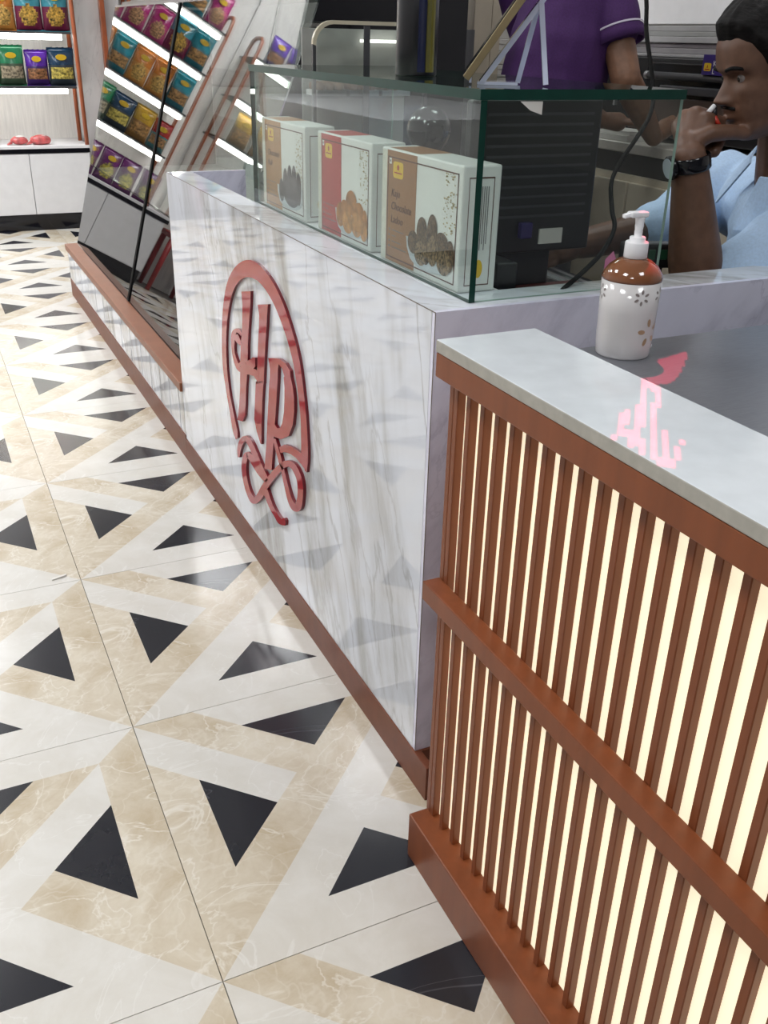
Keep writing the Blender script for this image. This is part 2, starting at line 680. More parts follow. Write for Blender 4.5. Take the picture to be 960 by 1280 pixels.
# litter on the floor
t = thing('paper_scrap', 'tiny torn white paper scrap lying on the floor tiles', 'paper', (-0.048, 1.227, 0))
p0 = Vector((-0.048, 1.227, 0.001))
MB().mat(PAPER).hexa([p0 + Vector(q) for q in ((-.016, -.007, 0), (.018, 0.001, 0), (.02, .008, 0), (-.015, .002, 0),
                                               (-.016, -.007, .002), (.018, .001, .004), (.02, .008, .004), (-.015, .002, .002))]).build('scrap', None, t)

# ceiling lamps
for lx, ly, w in LAMPS:
    where = {(-0.90, 4.6): 'over the far end of the aisle', (-0.90, 3.1): 'over the middle of the aisle',
             (-0.90, 1.4): 'over the aisle beside the red emblem', (-0.90, -0.3): 'over the aisle beside the slatted counter',
             (-0.90, -1.8): 'over the near end of the aisle', (1.35, 3.4): 'over the far service area',
             (1.4, 1.0): 'over the two men', (0.9, -1.2): 'over the steel worktop', (-0.60, 5.6): 'over the far snack rack'}[(lx, ly)]
    t = thing('ceiling_light', 'square white ceiling light panel ' + where, 'ceiling light', (lx, ly, CEIL), 'square ceiling lights')
    MB().box(lx - .31, lx + .31, ly - .31, ly + .31, CEIL - 0.012, CEIL, 0.002).build('frame', WHITE_PLASTIC, t)
    MB().box(lx - .285, lx + .285, ly - .285, ly + .285, CEIL - 0.016, CEIL - 0.011).build('diffuser', LAMP_FACE, t)

# ------------------------------------------------------------------ marble counter with the red emblem
XF, YN, YF, ZT = 0.425, 0.249, 1.815, 0.852
t = thing('marble_counter', 'white veined marble counter carrying the large red emblem', 'counter', (0.425, 0.9, 0))
MB().box(XF, 0.440, YN + .0102, YF, 0.072, ZT).build('front_panel', MARBLE, t)
MB().box(XF + .0004, 1.75, YN, YN + 0.010, 0.072, ZT).build('end_panel', MARBLE_END, t)
MB().box(0.440, 0.4935, YN + 0.010, YF, ZT - 0.016, ZT - .0005).build('ledge', MARBLE, t)
MB().box(0.4935, 1.75, YN + 0.010, 0.336, ZT - 0.016, ZT - .0005).build('ledge', MARBLE, t)
MB().box(0.4895, 0.4935, 0.336, YF - .012, 0.10, ZT - .016).build('inner_panel', MARBLE_END, t)
MB().box(0.505, 1.75, 0.326, 0.336, 0.10, ZT - .016).build('inner_panel', MARBLE_END, t)
MB().box(0.4935, 0.645, YF - 0.012, YF, 0.251, ZT - .0005).build('far_panel', MARBLE_END, t)
MB().box(0.4935, 0.580, 0.336, 1.262, 0.834, ZT - .0005).build('shelf', WHITE_LAM, t)
MB().box(0.4247, 0.4255, YN, YF, ZT - .0012, ZT + .0001).build('edge_seam', M('seam_brown', (0.20, 0.17, 0.15), 0.6), t)
MB().box(0.4247, 0.4255, YN - .0004, YN + .0008, 0.072, ZT - .0012).build('edge_seam', MATS['seam_brown'], t)
MB().box(0.4225, 0.437, 0.20, YF, 0.0, 0.0715, 0.001).build('skirting', WOOD_TOE, t)
MB().box(0.437, 1.75, 0.245, 0.259, 0.0, 0.0715).build('skirting', WOOD_TOE, t)


# emblem: strokes traced on the face plane
def face_pt(u, v, x=XF):
    d = r_ * ((u - 480) / FPX) + d_ * ((v - 640) / FPX) + f_
    k = (x - CAM_C.x) / d.x
    return CAM_C + d * k


def z6(pts):
    return [(270 + a / 7.385, 310 + b / 7.385) for a, b in pts]


def z7(pts):
    return [(280 + a / 6.095, 460 + b / 6.095) for a, b in pts]


def smooth_path(pts, n=6):
    """Catmull-Rom through the points"""
    P = [Vector((p[0], p[1], p[2] if len(p) > 2 else 0)) for p in pts]
    out = []
    for i in range(len(P) - 1):
        p0, p1, p2, p3 = P[max(i - 1, 0)], P[i], P[i + 1], P[min(i + 2, len(P) - 1)]
        for k in range(n):
            t_ = k / n
            out.append(0.5 * ((2 * p1) + (-p0 + p2) * t_ + (2 * p0 - 5 * p1 + 4 * p2 - p3) * t_ ** 2 + (-p0 + 3 * p1 - 3 * p2 + p3) * t_ ** 3))
    out.append(P[-1])
    return out


def strip_from_stroke(pts, widths, n=6):
    """centre line (px) with half widths -> left and right edge lists"""
    P = smooth_path([(p[0], p[1], w) for p, w in zip(pts, widths)], n)
    L, R = [], []
    for i, p in enumerate(P):
        a, b = P[max(i - 1, 0)], P[min(i + 1, len(P) - 1)]
        d = Vector((b.x - a.x, b.y - a.y))
        d.normalize()
        nx, ny = -d.y, d.x
        L.append((p.x + nx * p.z, p.y + ny * p.z))
        R.append((p.x - nx * p.z, p.y - ny * p.z))
    return L, R


emb = MB().mat(LOGO_FACE)
emb.mats = [LOGO_FACE, LOGO_SIDE]


def add_strip(mb, L, R, thick, x=XF):
    bm = mb.bm
    fl = [bm.verts.new(face_pt(*p) + Vector((-thick, 0, 0))) for p in L]
    fr = [bm.verts.new(face_pt(*p) + Vector((-thick, 0, 0))) for p in R]
    bl = [bm.verts.new(v.co + Vector((thick, 0, 0))) for v in fl]
    br = [bm.verts.new(v.co + Vector((thick, 0, 0))) for v in fr]
    n = len(fl)

    def q(mi, *v):
        f = bm.faces.new(v)
        f.material_index = mi
    for i in range(n - 1):
        q(0, fl[i], fl[i + 1], fr[i + 1], fr[i])
        q(1, fl[i], bl[i], bl[i + 1], fl[i + 1])
        q(1, fr[i], fr[i + 1], br[i + 1], br[i])
        q(1, bl[i], br[i], br[i + 1], bl[i + 1])
    q(0, fl[0], fr[0], br[0], bl[0])
    q(0, fl[-1], bl[-1], br[-1], fr[-1])


def resample(pts, n):
    P = smooth_path(pts, 8)
    ln = [0]
    for a, b in zip(P, P[1:]):
        ln.append(ln[-1] + (b - a).length)
    out = []
    j = 0
    for k in range(n):
        s = ln[-1] * k / (n - 1)
        while j < len(P) - 2 and ln[j + 1] < s:
            j += 1
        f = (s - ln[j]) / max(1e-9, ln[j + 1] - ln[j])
        q = P[j].lerp(P[j + 1], f)
        out.append((q.x, q.y))
    return out


# big arch: outer and inner outlines
outer = [(297.5, 549), (293.9, 538.8), (289.8, 514.1), (284.9, 484.6), (282.0, 465), (280.6, 445), (280.2, 425), (280.8, 396.7), (282.9, 373.6), (286.9, 353.3),
         (294.4, 337.1), (303.9, 327.6), (313.3, 324.6), (322.8, 327.6), (333.6, 337.1), (345.8, 354.7), (356.7, 377.7), (364.8, 400.7), (372.9, 427.8),
         (378.0, 450.8), (381.2, 472.5), (383, 488), (385.8, 514.1), (387.8, 545.3), (388.4, 571.6), (386.8, 590)]
inner = [(300, 547), (299.7, 538.8), (295.6, 519.1), (290.7, 494.5), (288.2, 476), (286.4, 456.2), (285.6, 431.9), (286.4, 408), (289, 385.8), (293, 368.2),
         (298.4, 356), (305.2, 348.6), (312, 346.3), (320.1, 347.9), (328.2, 353.3), (337.7, 365.5), (347.2, 383.1), (356.3, 406), (363.6, 428.5),
         (369.3, 450.8), (373, 471), (376.8, 497.7), (379.3, 525.6), (379.8, 551.9), (380.4, 571), (384.5, 588)]
n_ = 90
lo_, li_ = smooth_path(outer, 4), smooth_path(inner, 4)
add_strip(emb, [(p.x, p.y) for p in lo_], [(p.x, p.y) for p in li_], 0.0060)
# leaf that closes the arch at the lower right
add_strip(emb, [(352.2, 558.4), (358.8, 555.2), (364, 556.3), (368.6, 558.4), (375, 562.5), (380.5, 566.5), (387, 572)],
          [(353.8, 565.8), (358, 564.8), (362, 565.2), (367, 567.4), (373, 571.5), (379.5, 579), (386, 588)], 0.0061)
# left stem of the H with its foot
st_l = z6([(258, 400), (268, 520), (266, 640), (262, 780), (250, 900), (248, 1000), (246, 1100), (245, 1255)]) + z7([(141, 150), (134, 280), (126, 360), (118, 392)])
st_r = z6([(345, 396), (342, 520), (334, 640), (324, 780), (318, 900), (318, 980), (312, 1100), (308, 1200)]) + z7([(188, 150), (184, 280), (180, 360), (160, 405)])
add_strip(emb, st_l, st_r, 0.0062)
# right stem of the H ending in a point
st_l = z6([(410, 520), (424, 620), (420, 740), (414, 860), (409, 1000), (404, 1130), (398, 1250)]) + z7([(262, 100), (255, 250), (250, 385), (268, 480), (296, 570)])
st_r = z6([(505, 517), (498, 620), (492, 740), (484, 860), (476, 1000), (470, 1130), (466, 1250)]) + z7([(322, 100), (312, 250), (308, 385), (306, 480), (304, 578)])
add_strip(emb, st_l, st_r, 0.0063)
# bridge between the stems
add_strip(emb, z6([(250, 1090), (310, 1040), (350, 1020), (362, 1005)]), z6([(255, 1160), (330, 1165), (388, 1090), (384, 1010)]), 0.0064)
add_strip(emb, z6([(320, 1085), (370, 1110), (420, 1135)]), z6([(325, 1165), (375, 1180), (420, 1250)]), 0.0065)
# small loop left of the H
L_, R_ = strip_from_stroke(z6([(262, 805), (235, 765), (205, 762), (186, 795), (180, 870), (184, 960), (204, 1040), (230, 1100), (258, 1130)]),
                           [w / 7.385 for w in (8, 17, 20, 20, 16, 13, 16, 20, 18)])
add_strip(emb, L_, R_, 0.0066)
L_, R_ = strip_from_stroke(z6([(205, 800), (228, 850), (255, 890)]), [w / 7.385 for w in (22, 22, 10)])
add_strip(emb, L_, R_, 0.0067)
L_, R_ = strip_from_stroke(z6([(225, 1085), (258, 1062), (300, 1060)]), [w / 7.385 for w in (14, 14, 12)])
add_strip(emb, L_, R_, 0.00675)
# stem of the R
st_l = z6([(508, 1012), (518, 1060), (526, 1120), (524, 1200)]) + z7([(366, 120), (360, 250), (352, 400), (345, 560), (336, 680), (330, 765)])
st_r = z6([(600, 1016), (606, 1060), (600, 1120), (598, 1200)]) + z7([(430, 120), (422, 250), (412, 400), (400, 560), (390, 680), (385, 775)])
add_strip(emb, st_l, st_r, 0.0068)
# bowl of the R
bo = z6([(560, 1013), (615, 1020), (670, 1060), (712, 1130)]) + z7([(532, 70), (550, 150), (558, 230), (558, 330), (548, 430), (515, 515), (455, 540), (405, 520)])
bi = z6([(575, 1070), (612, 1075), (640, 1110), (658, 1180)]) + z7([(478, 70), (484, 150), (484, 230), (480, 330), (466, 420), (448, 455), (428, 455), (405, 420)])
add_strip(emb, bo, bi, 0.0069)
# flourishes below
k7 = 1 / 6.095
L_, R_ = strip_from_stroke(z7([(132, 678), (134, 620), (152, 562), (182, 532), (212, 560), (244, 625), (275, 700), (305, 770), (335, 830), (352, 870)]),
                           [w * k7 for w in (7, 14, 19, 20, 20, 20, 20, 20, 20, 18)])
add_strip(emb, L_, R_, 0.0070)
L_, R_ = strip_from_stroke(z7([(352, 860), (330, 840), (290, 790), (255, 730), (225, 680), (198, 655), (178, 690), (172, 770), (184, 860), (210, 950), (248, 1010),
                               (290, 975), (330, 905), (380, 835), (440, 765), (500, 725), (550, 745), (590, 820), (605, 900), (602, 990), (585, 1060),
                               (556, 1055), (525, 1000), (500, 910), (475, 800), (450, 700), (425, 610), (405, 535)]),
                           [w * k7 for w in (12, 16, 18, 20, 21, 20, 19, 18, 17, 18, 22, 24, 25, 25, 25, 24, 22, 21, 21, 22, 26, 24, 18, 15, 14, 14, 13, 10)])
add_strip(emb, L_, R_, 0.0071)
L_, R_ = strip_from_stroke(z7([(335, 930), (355, 985), (385, 1060), (420, 1120), (450, 1165), (478, 1180)]), [w * k7 for w in (22, 18, 17, 16, 20, 14)])
add_strip(emb, L_, R_, 0.0072)
L_, R_ = strip_from_stroke(z7([(474, 1140), (476, 1165), (474, 1195)]), [w * k7 for w in (8, 16, 14)])
add_strip(emb, L_, R_, 0.0073)
eo = emb.build('emblem', [LOGO_FACE, LOGO_SIDE], t)
eo['label'] = 'red acrylic script monogram in an arch'

# ------------------------------------------------------------------ slatted counter
SY0, SY1 = 0.105, -1.35
t = thing('slatted_counter', 'red-brown slatted counter front with warm backlight behind the slats', 'counter', (0.36, -0.4, 0))
MB().box(0.341, 0.600, SY1, SY0, 0.0, 0.087, 0.002).build('base_plinth', WOOD, t)
MB().box(0.350, 0.390, SY1, SY0, 0.8136, 0.845, 0.0015).build('top_rail', WOOD, t)
MB().box(0.346, 0.3725, SY1, SY0, 0.4875, 0.5168, 0.0015).build('middle_rail', WOOD, t)
pl = MB().box(0.3850, 0.397, SY1, SY0 - .0115, 0.087, 0.8135).build('light_panel', BACKLIGHT, t)
pl['label'] = 'warm white backlit panel'
MB().box(0.3725, 0.600, SY0 - .0105, SY0, 0.0872, 0.8134, .001).build('end_panel', WOOD, t)
MB().box(0.3975, 0.600, SY1, SY0 - .011, 0.0872, 0.824).build('carcass', DARKGREY, t)
PITCH = 0.03345
proto = None
for k in range(43):
    y1 = 0.0960 - PITCH * k - (.002 if k == 0 else 0)
    y0 = y1 - 0.0108
    if proto is None:
        bm = MB()
        bm.box(0.3725, 0.3848, y0, y1, 0.0872, 0.8134, 0.0010, 1)
        proto = bm.build('slat', WOOD, t)
    else:
        o = proto.copy()
        o.location = (0, .002 - PITCH * k, 0)
        COL.objects.link(o)
        o.parent = t

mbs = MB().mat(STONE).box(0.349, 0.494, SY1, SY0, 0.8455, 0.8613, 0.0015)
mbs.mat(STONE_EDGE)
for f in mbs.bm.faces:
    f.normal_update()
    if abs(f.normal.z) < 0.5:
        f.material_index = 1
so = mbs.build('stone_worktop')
tag(so, 'grey-white polished stone strip along the top of the slatted counter', 'worktop')
sw = MB().mat(STEEL).box(0.4945, 1.75, SY1, 0.105, 0.8245, 0.8263, 0.0005).build('steel_worktop')
tag(sw, 'brushed grey steel worktop behind the stone strip', 'worktop')
t = thing('worktop_cabinet', 'plain steel base cabinet under the steel worktop', 'cabinet', (1.2, -0.5, 0))
MB().box(0.605, 1.74, SY1, 0.10, 0.0, 0.8243).build('body', DARKGREY, t)

# ------------------------------------------------------------------ soap dispenser
bc = Vector((0.608, 0.0665, 0.8263))
t = thing('soap_dispenser', 'white flowered pump bottle with brown shoulder on the steel worktop', 'soap dispenser', bc)
BOT_W = M('glazed_white', (0.68, 0.66, 0.66), 0.12, var=0.02, coat=0.4)
BOT_B = M('glazed_brown', (0.20, 0.075, 0.032), 0.07, var=0.05, coat=0.6)
MB().lathe([(0.0335, 0.0), (0.0352, 0.0025), (0.0362, 0.02), (0.0372, 0.06), (0.0380, 0.098)], bc, 48).build('body', BOT_W, t)
MB().lathe([(0.0380, 0.0982), (0.0383, 0.101), (0.0365, 0.1065), (0.031, 0.1145), (0.022, 0.1215), (0.0145, 0.1245)], bc, 48).build('shoulder', BOT_B, t)
pump = MB().lathe([(0.0140, 0.1247), (0.0148, 0.1255), (0.0146, 0.143), (0.0138, 0.1446), (0.0100, 0.1449), (0.0100, 0.1495), (0.009, 0.1505), (0.0048, 0.151), (0.0052, 0.157),
                   (0.0048, 0.158), (0.0056, 0.164), (0.0052, 0.165), (0.0062, 0.172), (0.0062, 0.176)], bc, 32)
pc = bc + Vector((0, 0, 0.1775))
dr = Vector((-0.95, 0.12, 0)).normalized()
sd = Vector((-dr.y, dr.x, 0))
pump.obox(pc + dr * 0.004, dr * 0.0125, sd * 0.0068, Vector((0, 0, 0.0034)), 0.002)
pump.obox(pc + dr * 0.0185 + Vector((0, 0, -0.001)), dr * 0.0055 + Vector((0, 0, -.0012)), sd * 0.0042, Vector((0, 0, 0.0026)), 0.0015)
pump.build('pump', WHITE_PLASTIC, t)


def on_cyl(ang, h):
    rad = 0.0362 + (h - 0.02) * 0.0231 + 0.0003
    return bc + Vector((rad * cos(ang), rad * sin(ang), h))


PET_G = M('grey_petals', (0.30, 0.26, 0.25), 0.3)
PET_T = M('tan_petals', (0.42, 0.28, 0.17), 0.3)


def flower(ang0, h0, size, m, npet=6):
    fb = MB().mat(m)
    for k in range(npet):
        th = 2 * pi * k / npet + 0.5
        ca, ch = size * cos(th), size * sin(th)
        pts = []
        for j in range(9):
            q = 2 * pi * j / 9
            lx, lz = size * 0.42 * cos(q), size * 0.24 * sin(q)
            px, pz = ca + lx * cos(th) - lz * sin(th), ch + lx * sin(th) + lz * cos(th)
            pts.append(on_cyl(ang0 + px / 0.037, h0 + pz))
        fb.poly(pts)
    return fb.build('flower_print', m, t, normals=False)


vdir = math.atan2(CAM_C.y - bc.y, CAM_C.x - bc.x)
flower(vdir + 0.42, 0.082, 0.0072, PET_G)
flower(vdir + 1.25, 0.083, 0.0072, PET_G)
flower(vdir - 1.15, 0.083, 0.0072, PET_G)
flower(vdir + 0.95, 0.036, 0.013, PET_T, 5)
# little white chip beside the bottle
ch_ = MB().mat(WHITE_PLASTIC).obox(at(811, 443, 1.288), (0.004, 0.004, 0), (-0.0012, 0.0012, 0), (0, 0, 0.001)).build('plastic_chip')
ch_.location.z += 0.8273 - at(811, 443, 1.288).z
tag(ch_, 'tiny white plastic chip beside the pump bottle on the steel worktop', 'plastic scrap')

# ------------------------------------------------------------------ glass showcase on the ledge
CX0, CX1, CY0, CY1, CZ0, CZ1, CZ2 = 0.4945, 0.836, 0.279, 1.262, 0.852, 1.121, 1.1345
t = thing('glass_showcase', 'green-edged glass showcase standing on the marble counter ledge', 'glass case', (0.5, 0.28, CZ0))


def pane(x0, x1, y0, y1, z0, z1, face_m, edge_m, thin):
    """thin: axis across the pane (0 x, 1 y, 2 z); its two big faces are clear, the rest is edge"""
    mb = MB()
    mb.mats = [face_m, edge_m]
    mb.mi = 1
    mb.box(x0, x1, y0, y1, z0, z1)
    for f in mb.bm.faces:
        f.normal_update()
        if abs(f.normal[thin]) > 0.9:
            f.material_index = 0
    return mb


pane(CX0, CX0 + 0.010, CY0, CY1, CZ0, CZ1, GLASS, GREEN_EDGE, 0).build('front_pane', [GLASS, GREEN_EDGE], t)
pane(CX0 + .0102, CX1, CY0 + .001, CY0 + 0.007, CZ0, CZ1, GLASS, PALE_EDGE, 1).build('side_pane', [GLASS, PALE_EDGE], t)
pane(CX0 + .0102, CX1, CY1 - .006, CY1, CZ0, CZ1, GLASS, PALE_EDGE, 1).build('side_pane', [GLASS, PALE_EDGE], t)
pane(CX0 - .002, CX1 + .003, CY0 - .001, CY1 + .003, CZ1 + .0002, CZ2, GLASS_TOP, GREEN_EDGE, 2).build('top_pane', [GLASS_TOP, GREEN_EDGE], t)
MB().tube([(CX0 + .0125, CY0 + .0095, CZ0), (CX0 + .0125, CY0 + .0095, CZ1)], 0.0025, 8).build('sealant', PALE_EDGE, t)
st = MB().mat(PAPER).poly([(.556, CY0 + .0005, 1.1195), (.592, CY0 + .0005, 1.1195), (.592, CY0 + .0005, 1.1025), (.573, CY0 + .0005, 1.108)]).build('sticker', None, t)

# ------------------------------------------------------------------ sweet boxes
BOX_CREAM = M('box_cream', (0.66, 0.66, 0.58), 0.45, var=0.05, scale=90)
BOX_WHITE = M('box_white', (0.74, 0.76, 0.74), 0.45, var=0.03)
BROWN_INK = M('brown_ink', (0.10, 0.03, 0.018), 0.5)
GREY_INK = M('grey_ink', (0.16, 0.16, 0.17), 0.5)
YELLOW = M('emblem_yellow', (0.72, 0.47, 0.02), 0.4, var=0.05)
REDINK = M('emblem_red', (0.40, 0.02, 0.02), 0.4)
BOWL_INK = M('bowl_print', (0.50, 0.55, 0.58), 0.4)


def sweet_box(label, y0, y1, band_col, words, sweets, bandfrac=(0.08, 0.47)):
    X0, D, Z0, H = 0.5062, 0.064, ZT, 0.181
    t = thing('sweet_box', label, 'sweet box', (X0 + D / 2, (y0 + y1) / 2, Z0), 'sweet boxes in the glass showcase')
    Wd = y1 - y0
    MB().mat(BOX_WHITE).box(X0, X0 + D, y0, y1, Z0, Z0 + H, 0.003).build('carton', None, t)
    xs = X0 - 0.0004

    def P(a, b, k=0):          # a: 0 far edge .. 1 near edge (left to right in view), b: 0 bottom .. 1 top
        return Vector((xs - 0.00012 * k, y1 - a * Wd, Z0 + b * H))

    def rect(name, a0, a1, b0, b1, m, k=0):
        return MB().mat(m).poly([P(a0, b0, k), P(a1, b0, k), P(a1, b1, k), P(a0, b1, k)]).build(name, None, t, normals=False)
    bandm = M('band_' + label.split()[0], band_col, 0.42, var=0.05)
    rect('pattern_strip', 0.012, bandfrac[0], 0.02, 0.98, BOX_CREAM)
    rect('colour_band', bandfrac[0], bandfrac[1], 0.02, 0.985, bandm)
    MB().mat(bandm).poly([Vector((X0 + .003, y1 - bandfrac[0] * Wd, Z0 + H + .0003)), Vector((X0 + .003, y1 - bandfrac[1] * Wd, Z0 + H + .0003)),
                          Vector((X0 + D - .003, y1 - bandfrac[1] * Wd, Z0 + H + .0003)), Vector((X0 + D - .003, y1 - bandfrac[0] * Wd, Z0 + H + .0003))]).build('top_band', None, t)
    fr = MB().mat(BROWN_INK)
    for a0, a1, b0, b1 in ((bandfrac[0] + .015, .955, .052, .063), (bandfrac[0] + .015, .955, .922, .933), (.947, .957, .052, .933), (bandfrac[0] + .010, bandfrac[0] + .020, .052, .933)):
        fr.poly([P(a0, b0, 1), P(a1, b0, 1), P(a1, b1, 1), P(a0, b1, 1)])
    fr.build('printed_frame', None, t, normals=False)
    lg = MB().mat(YELLOW)
    ca, cb = bandfrac[0] + 0.15, 0.83
    lg.poly([P(ca + 0.075 * max(-0.9, min(0.9, 1.15 * cos(q * pi / 12))), cb + 0.082 * max(-.85, min(.85, 1.1 * sin(q * pi / 12))), 2) for q in range(24)])
    lg.mat(REDINK)
    lg.poly([P(ca - .05, cb - .018, 3), P(ca + .05, cb - .018, 3), P(ca + .05, cb - .03, 3), P(ca - .05, cb - .03, 3)])
    lg.poly([P(ca - .012, cb, 3), P(ca + .012, cb, 3), P(ca + .016, cb + .03, 3), P(ca, cb + .05, 3), P(ca - .016, cb + .03, 3)])
    lg.build('logo_print', None, t, normals=False)
    vg = MB().mat(BOX_WHITE)
    vg.poly([P(bandfrac[0] + .03, .87, 2), P(bandfrac[0] + .06, .87, 2), P(bandfrac[0] + .06, .92, 2), P(bandfrac[0] + .03, .92, 2)])
    vg.mat(GREY_INK)
    vg.poly([P(bandfrac[0] + .038, .885, 3), P(bandfrac[0] + .052, .885, 3), P(bandfrac[0] + .052, .905, 3), P(bandfrac[0] + .038, .905, 3)])
    vg.build('mark_print', None, t, normals=False)
    for i, w in enumerate(words):
        text_mesh(w, 0.0175, P(bandfrac[0] + .065, 0.60 - 0.115 * i, 4), (0, -1, 0), (0, 0, 1), BROWN_INK, 'lettering', t, 0.00012, 0.2)
    small = MB().mat(GREY_INK)
    for i, ln in enumerate((.16, .05, .12, .2)):
        b = 0.30 - 0.05 * i
        small.poly([P(bandfrac[0] + .085, b, 2), P(bandfrac[0] + .085 + ln, b, 2), P(bandfrac[0] + .085 + ln, b + .008, 2), P(bandfrac[0] + .085, b + .008, 2)])
        small.poly([P(bandfrac[0] + .04, b - .006, 2), P(bandfrac[0] + .058, b - .006, 2), P(bandfrac[0] + .058, b + .014, 2), P(bandfrac[0] + .04, b + .014, 2)])
    small.build('small_print', None, t, normals=False)
    # printed picture: bowl and sweets
    bw = MB().mat(BOWL_INK)
    bw.poly([P(0.36, .30, 3), P(.375, .21, 3), P(.42, .12, 3), P(.50, .075, 3), P(.62, .065, 3), P(.80, .085, 3), P(.90, .13, 3), P(.945, .18, 3), P(.945, .34, 3)])
    bw.build('bowl_print', None, t, normals=False)
    sw_ = MB()
    for i, (a, b, ra, rb, m) in enumerate(sweets):
        sw_.mat(m)
        sw_.poly([P(a + ra * cos(q * pi / 8), b + rb * sin(q * pi / 8), 4 + i * .3) for q in range(16)])
    sw_.build('sweets_print', None, t, normals=False)
    # twig pattern at the right of the front
    tw = MB().mat(M('gold_ink', (0.42, 0.34, 0.16), 0.5))
    rnd = random.Random(len(label))
    for i in range(70):
        a, b = rnd.uniform(.80, .945), rnd.uniform(.42, .92)
        r1 = rnd.uniform(.006, .014)
        tw.poly([P(a - r1, b, 1), P(a, b - r1 * .7, 1), P(a + r1, b, 1), P(a, b + r1 * .7, 1)])
    tw.build('pattern_print', None, t, normals=False)

    # near side face
    def S(a, b, k=0):
        return Vector((X0 + a * D, y0 - 0.0004 - .0001 * k, Z0 + b * H))
    sf = MB().mat(BROWN_INK)
    for a0, a1, b0, b1 in ((.16, .82, .055, .064), (.16, .82, .90, .91), (.16, .18, .055, .91), (.80, .82, .055, .91)):
        sf.poly([S(a0, b0), S(a1, b0), S(a1, b1), S(a0, b1)])
    sf.mat(GREY_INK)
    for c_ in range(4):
        a = .50 + .055 * c_
        sf.poly([S(a, .34 + .05 * (c_ % 2)), S(a + .022, .34 + .05 * (c_ % 2)), S(a + .022, .84), S(a, .84)])
    sf.mat(YELLOW)
    sf.poly([S(.52 + .11 * cos(q * pi / 10), .19 + .075 * sin(q * pi / 10)) for q in range(20)])
    sf.build('side_print', None, t, normals=False)
    return t


NUT = M('nutty_brown_print', (0.13, 0.075, 0.035), 0.5, var=0.5, scale=260)
NUT2 = M('nutty_tan_print', (0.24, 0.16, 0.085), 0.5, var=0.5, scale=260)
ORG = M('caramel_print', (0.42, 0.17, 0.035), 0.45, var=0.25, scale=60)
ORG2 = M('amber_print', (0.50, 0.23, 0.06), 0.45, var=0.25, scale=60)
CHO = M('dark_roll_print', (0.06, 0.05, 0.06), 0.4, var=0.3, scale=80)
sweet_box('tan banded sweet box nearest the glass corner, printed with nutty sweets', 0.334, 0.607, (0.30, 0.135, 0.045), ['Kaju', 'Chocolate', 'Ladoo'],
          [(.455, .27, .07, .10, NUT), (.56, .38, .065, .13, NUT), (.685, .42, .06, .14, NUT), (.80, .33, .085, .11, NUT), (.90, .27, .05, .13, NUT), (.62, .24, .06, .12, NUT),
           (.70, .26, .065, .13, NUT2), (.555, .20, .080, .105, NUT2), (.835, .20, .085, .105, NUT2)])
sweet_box('red banded sweet box in the middle of the showcase, printed with amber sweets', 0.648, 0.897, (0.42, 0.028, 0.025), [],
          [(.46, .25, .08, .12, ORG), (.66, .40, .10, .12, ORG), (.54, .29, .09, .12, ORG), (.80, .30, .10, .13, ORG), (.90, .26, .05, .12, ORG), (.60, .20, .10, .11, ORG2), (.76, .21, .10, .12, ORG2), (.89, .17, .06, .09, ORG2)])
sweet_box('ochre banded sweet box at the far end of the showcase, printed with dark rolls', 0.965, 1.228, (0.40, 0.19, 0.05), ['Chocolate', 'Roll'],
          [(.56, .33, .055, .18, CHO), (.66, .37, .055, .19, CHO), (.76, .38, .055, .19, CHO), (.86, .33, .055, .18, CHO), (.47, .25, .06, .13, CHO), (.70, .22, .17, .12, CHO)])

# ------------------------------------------------------------------ things on the showcase top
TOPZ = CZ2
cc = Vector((0.618, 0.715, TOPZ + .0003))
t = thing('canister', 'tall shiny black canister standing on the showcase top', 'canister', cc)
CAN = M('black_lacquer_tin', (0.008, 0.008, 0.011), 0.33, metal=0.0, var=0.05, coat=0.1)
MB().lathe([(0.034, 0.0), (0.0355, 0.002), (0.0355, 0.17), (0.034, 0.172)], cc, 48).build('can', CAN, t)
cv = math.atan2(CAM_C.y - cc.y, CAM_C.x - cc.x)
for nm, a0, a1, col in (('blue_reflection', .05, .42, (0.010, 0.014, 0.05)), ('olive_reflection', .46, .70, (0.11, 0.10, 0.012)), ('yellow_reflection', .70, .98, (0.17, 0.15, 0.02))):  # reflections of the surroundings, painted on the can as coloured strips
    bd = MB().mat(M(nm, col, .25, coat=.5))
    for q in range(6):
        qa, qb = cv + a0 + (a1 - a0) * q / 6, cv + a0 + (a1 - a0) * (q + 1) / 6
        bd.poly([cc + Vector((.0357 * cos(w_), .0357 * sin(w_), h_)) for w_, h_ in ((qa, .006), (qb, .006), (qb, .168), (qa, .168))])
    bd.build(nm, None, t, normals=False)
MB().lathe([(0.0362, 0.172), (0.0362, 0.19), (0.034, 0.193)], cc, 48).build('lid', BLACK_GLOSS, t)

# tablet leaning on a clear acrylic easel
ACR = M('clear_acrylic', (0.68, 0.72, 0.90), 0.05, var=0.03)
bq = Vector((0.562, 0.432, TOPZ))
vd = Vector((0.496, 0.868, 0)).normalized()
vr = Vector((vd.y, -vd.x, 0))
up = (vr * sin(radians(35)) + Vector((0, 0, 1)) * cos(radians(35))).normalized()
nrm = vr * cos(radians(35)) - Vector((0, 0, 1)) * sin(radians(35))
t = thing('acrylic_easel', 'clear acrylic easel standing on the showcase top', 'easel', bq)
mb = MB().mat(ACR)
hw = 0.028


def strap(a, b, wv, tv):
    mb.obox((Vector(a) + Vector(b)) / 2, (Vector(b) - Vector(a)) / 2, wv, tv)


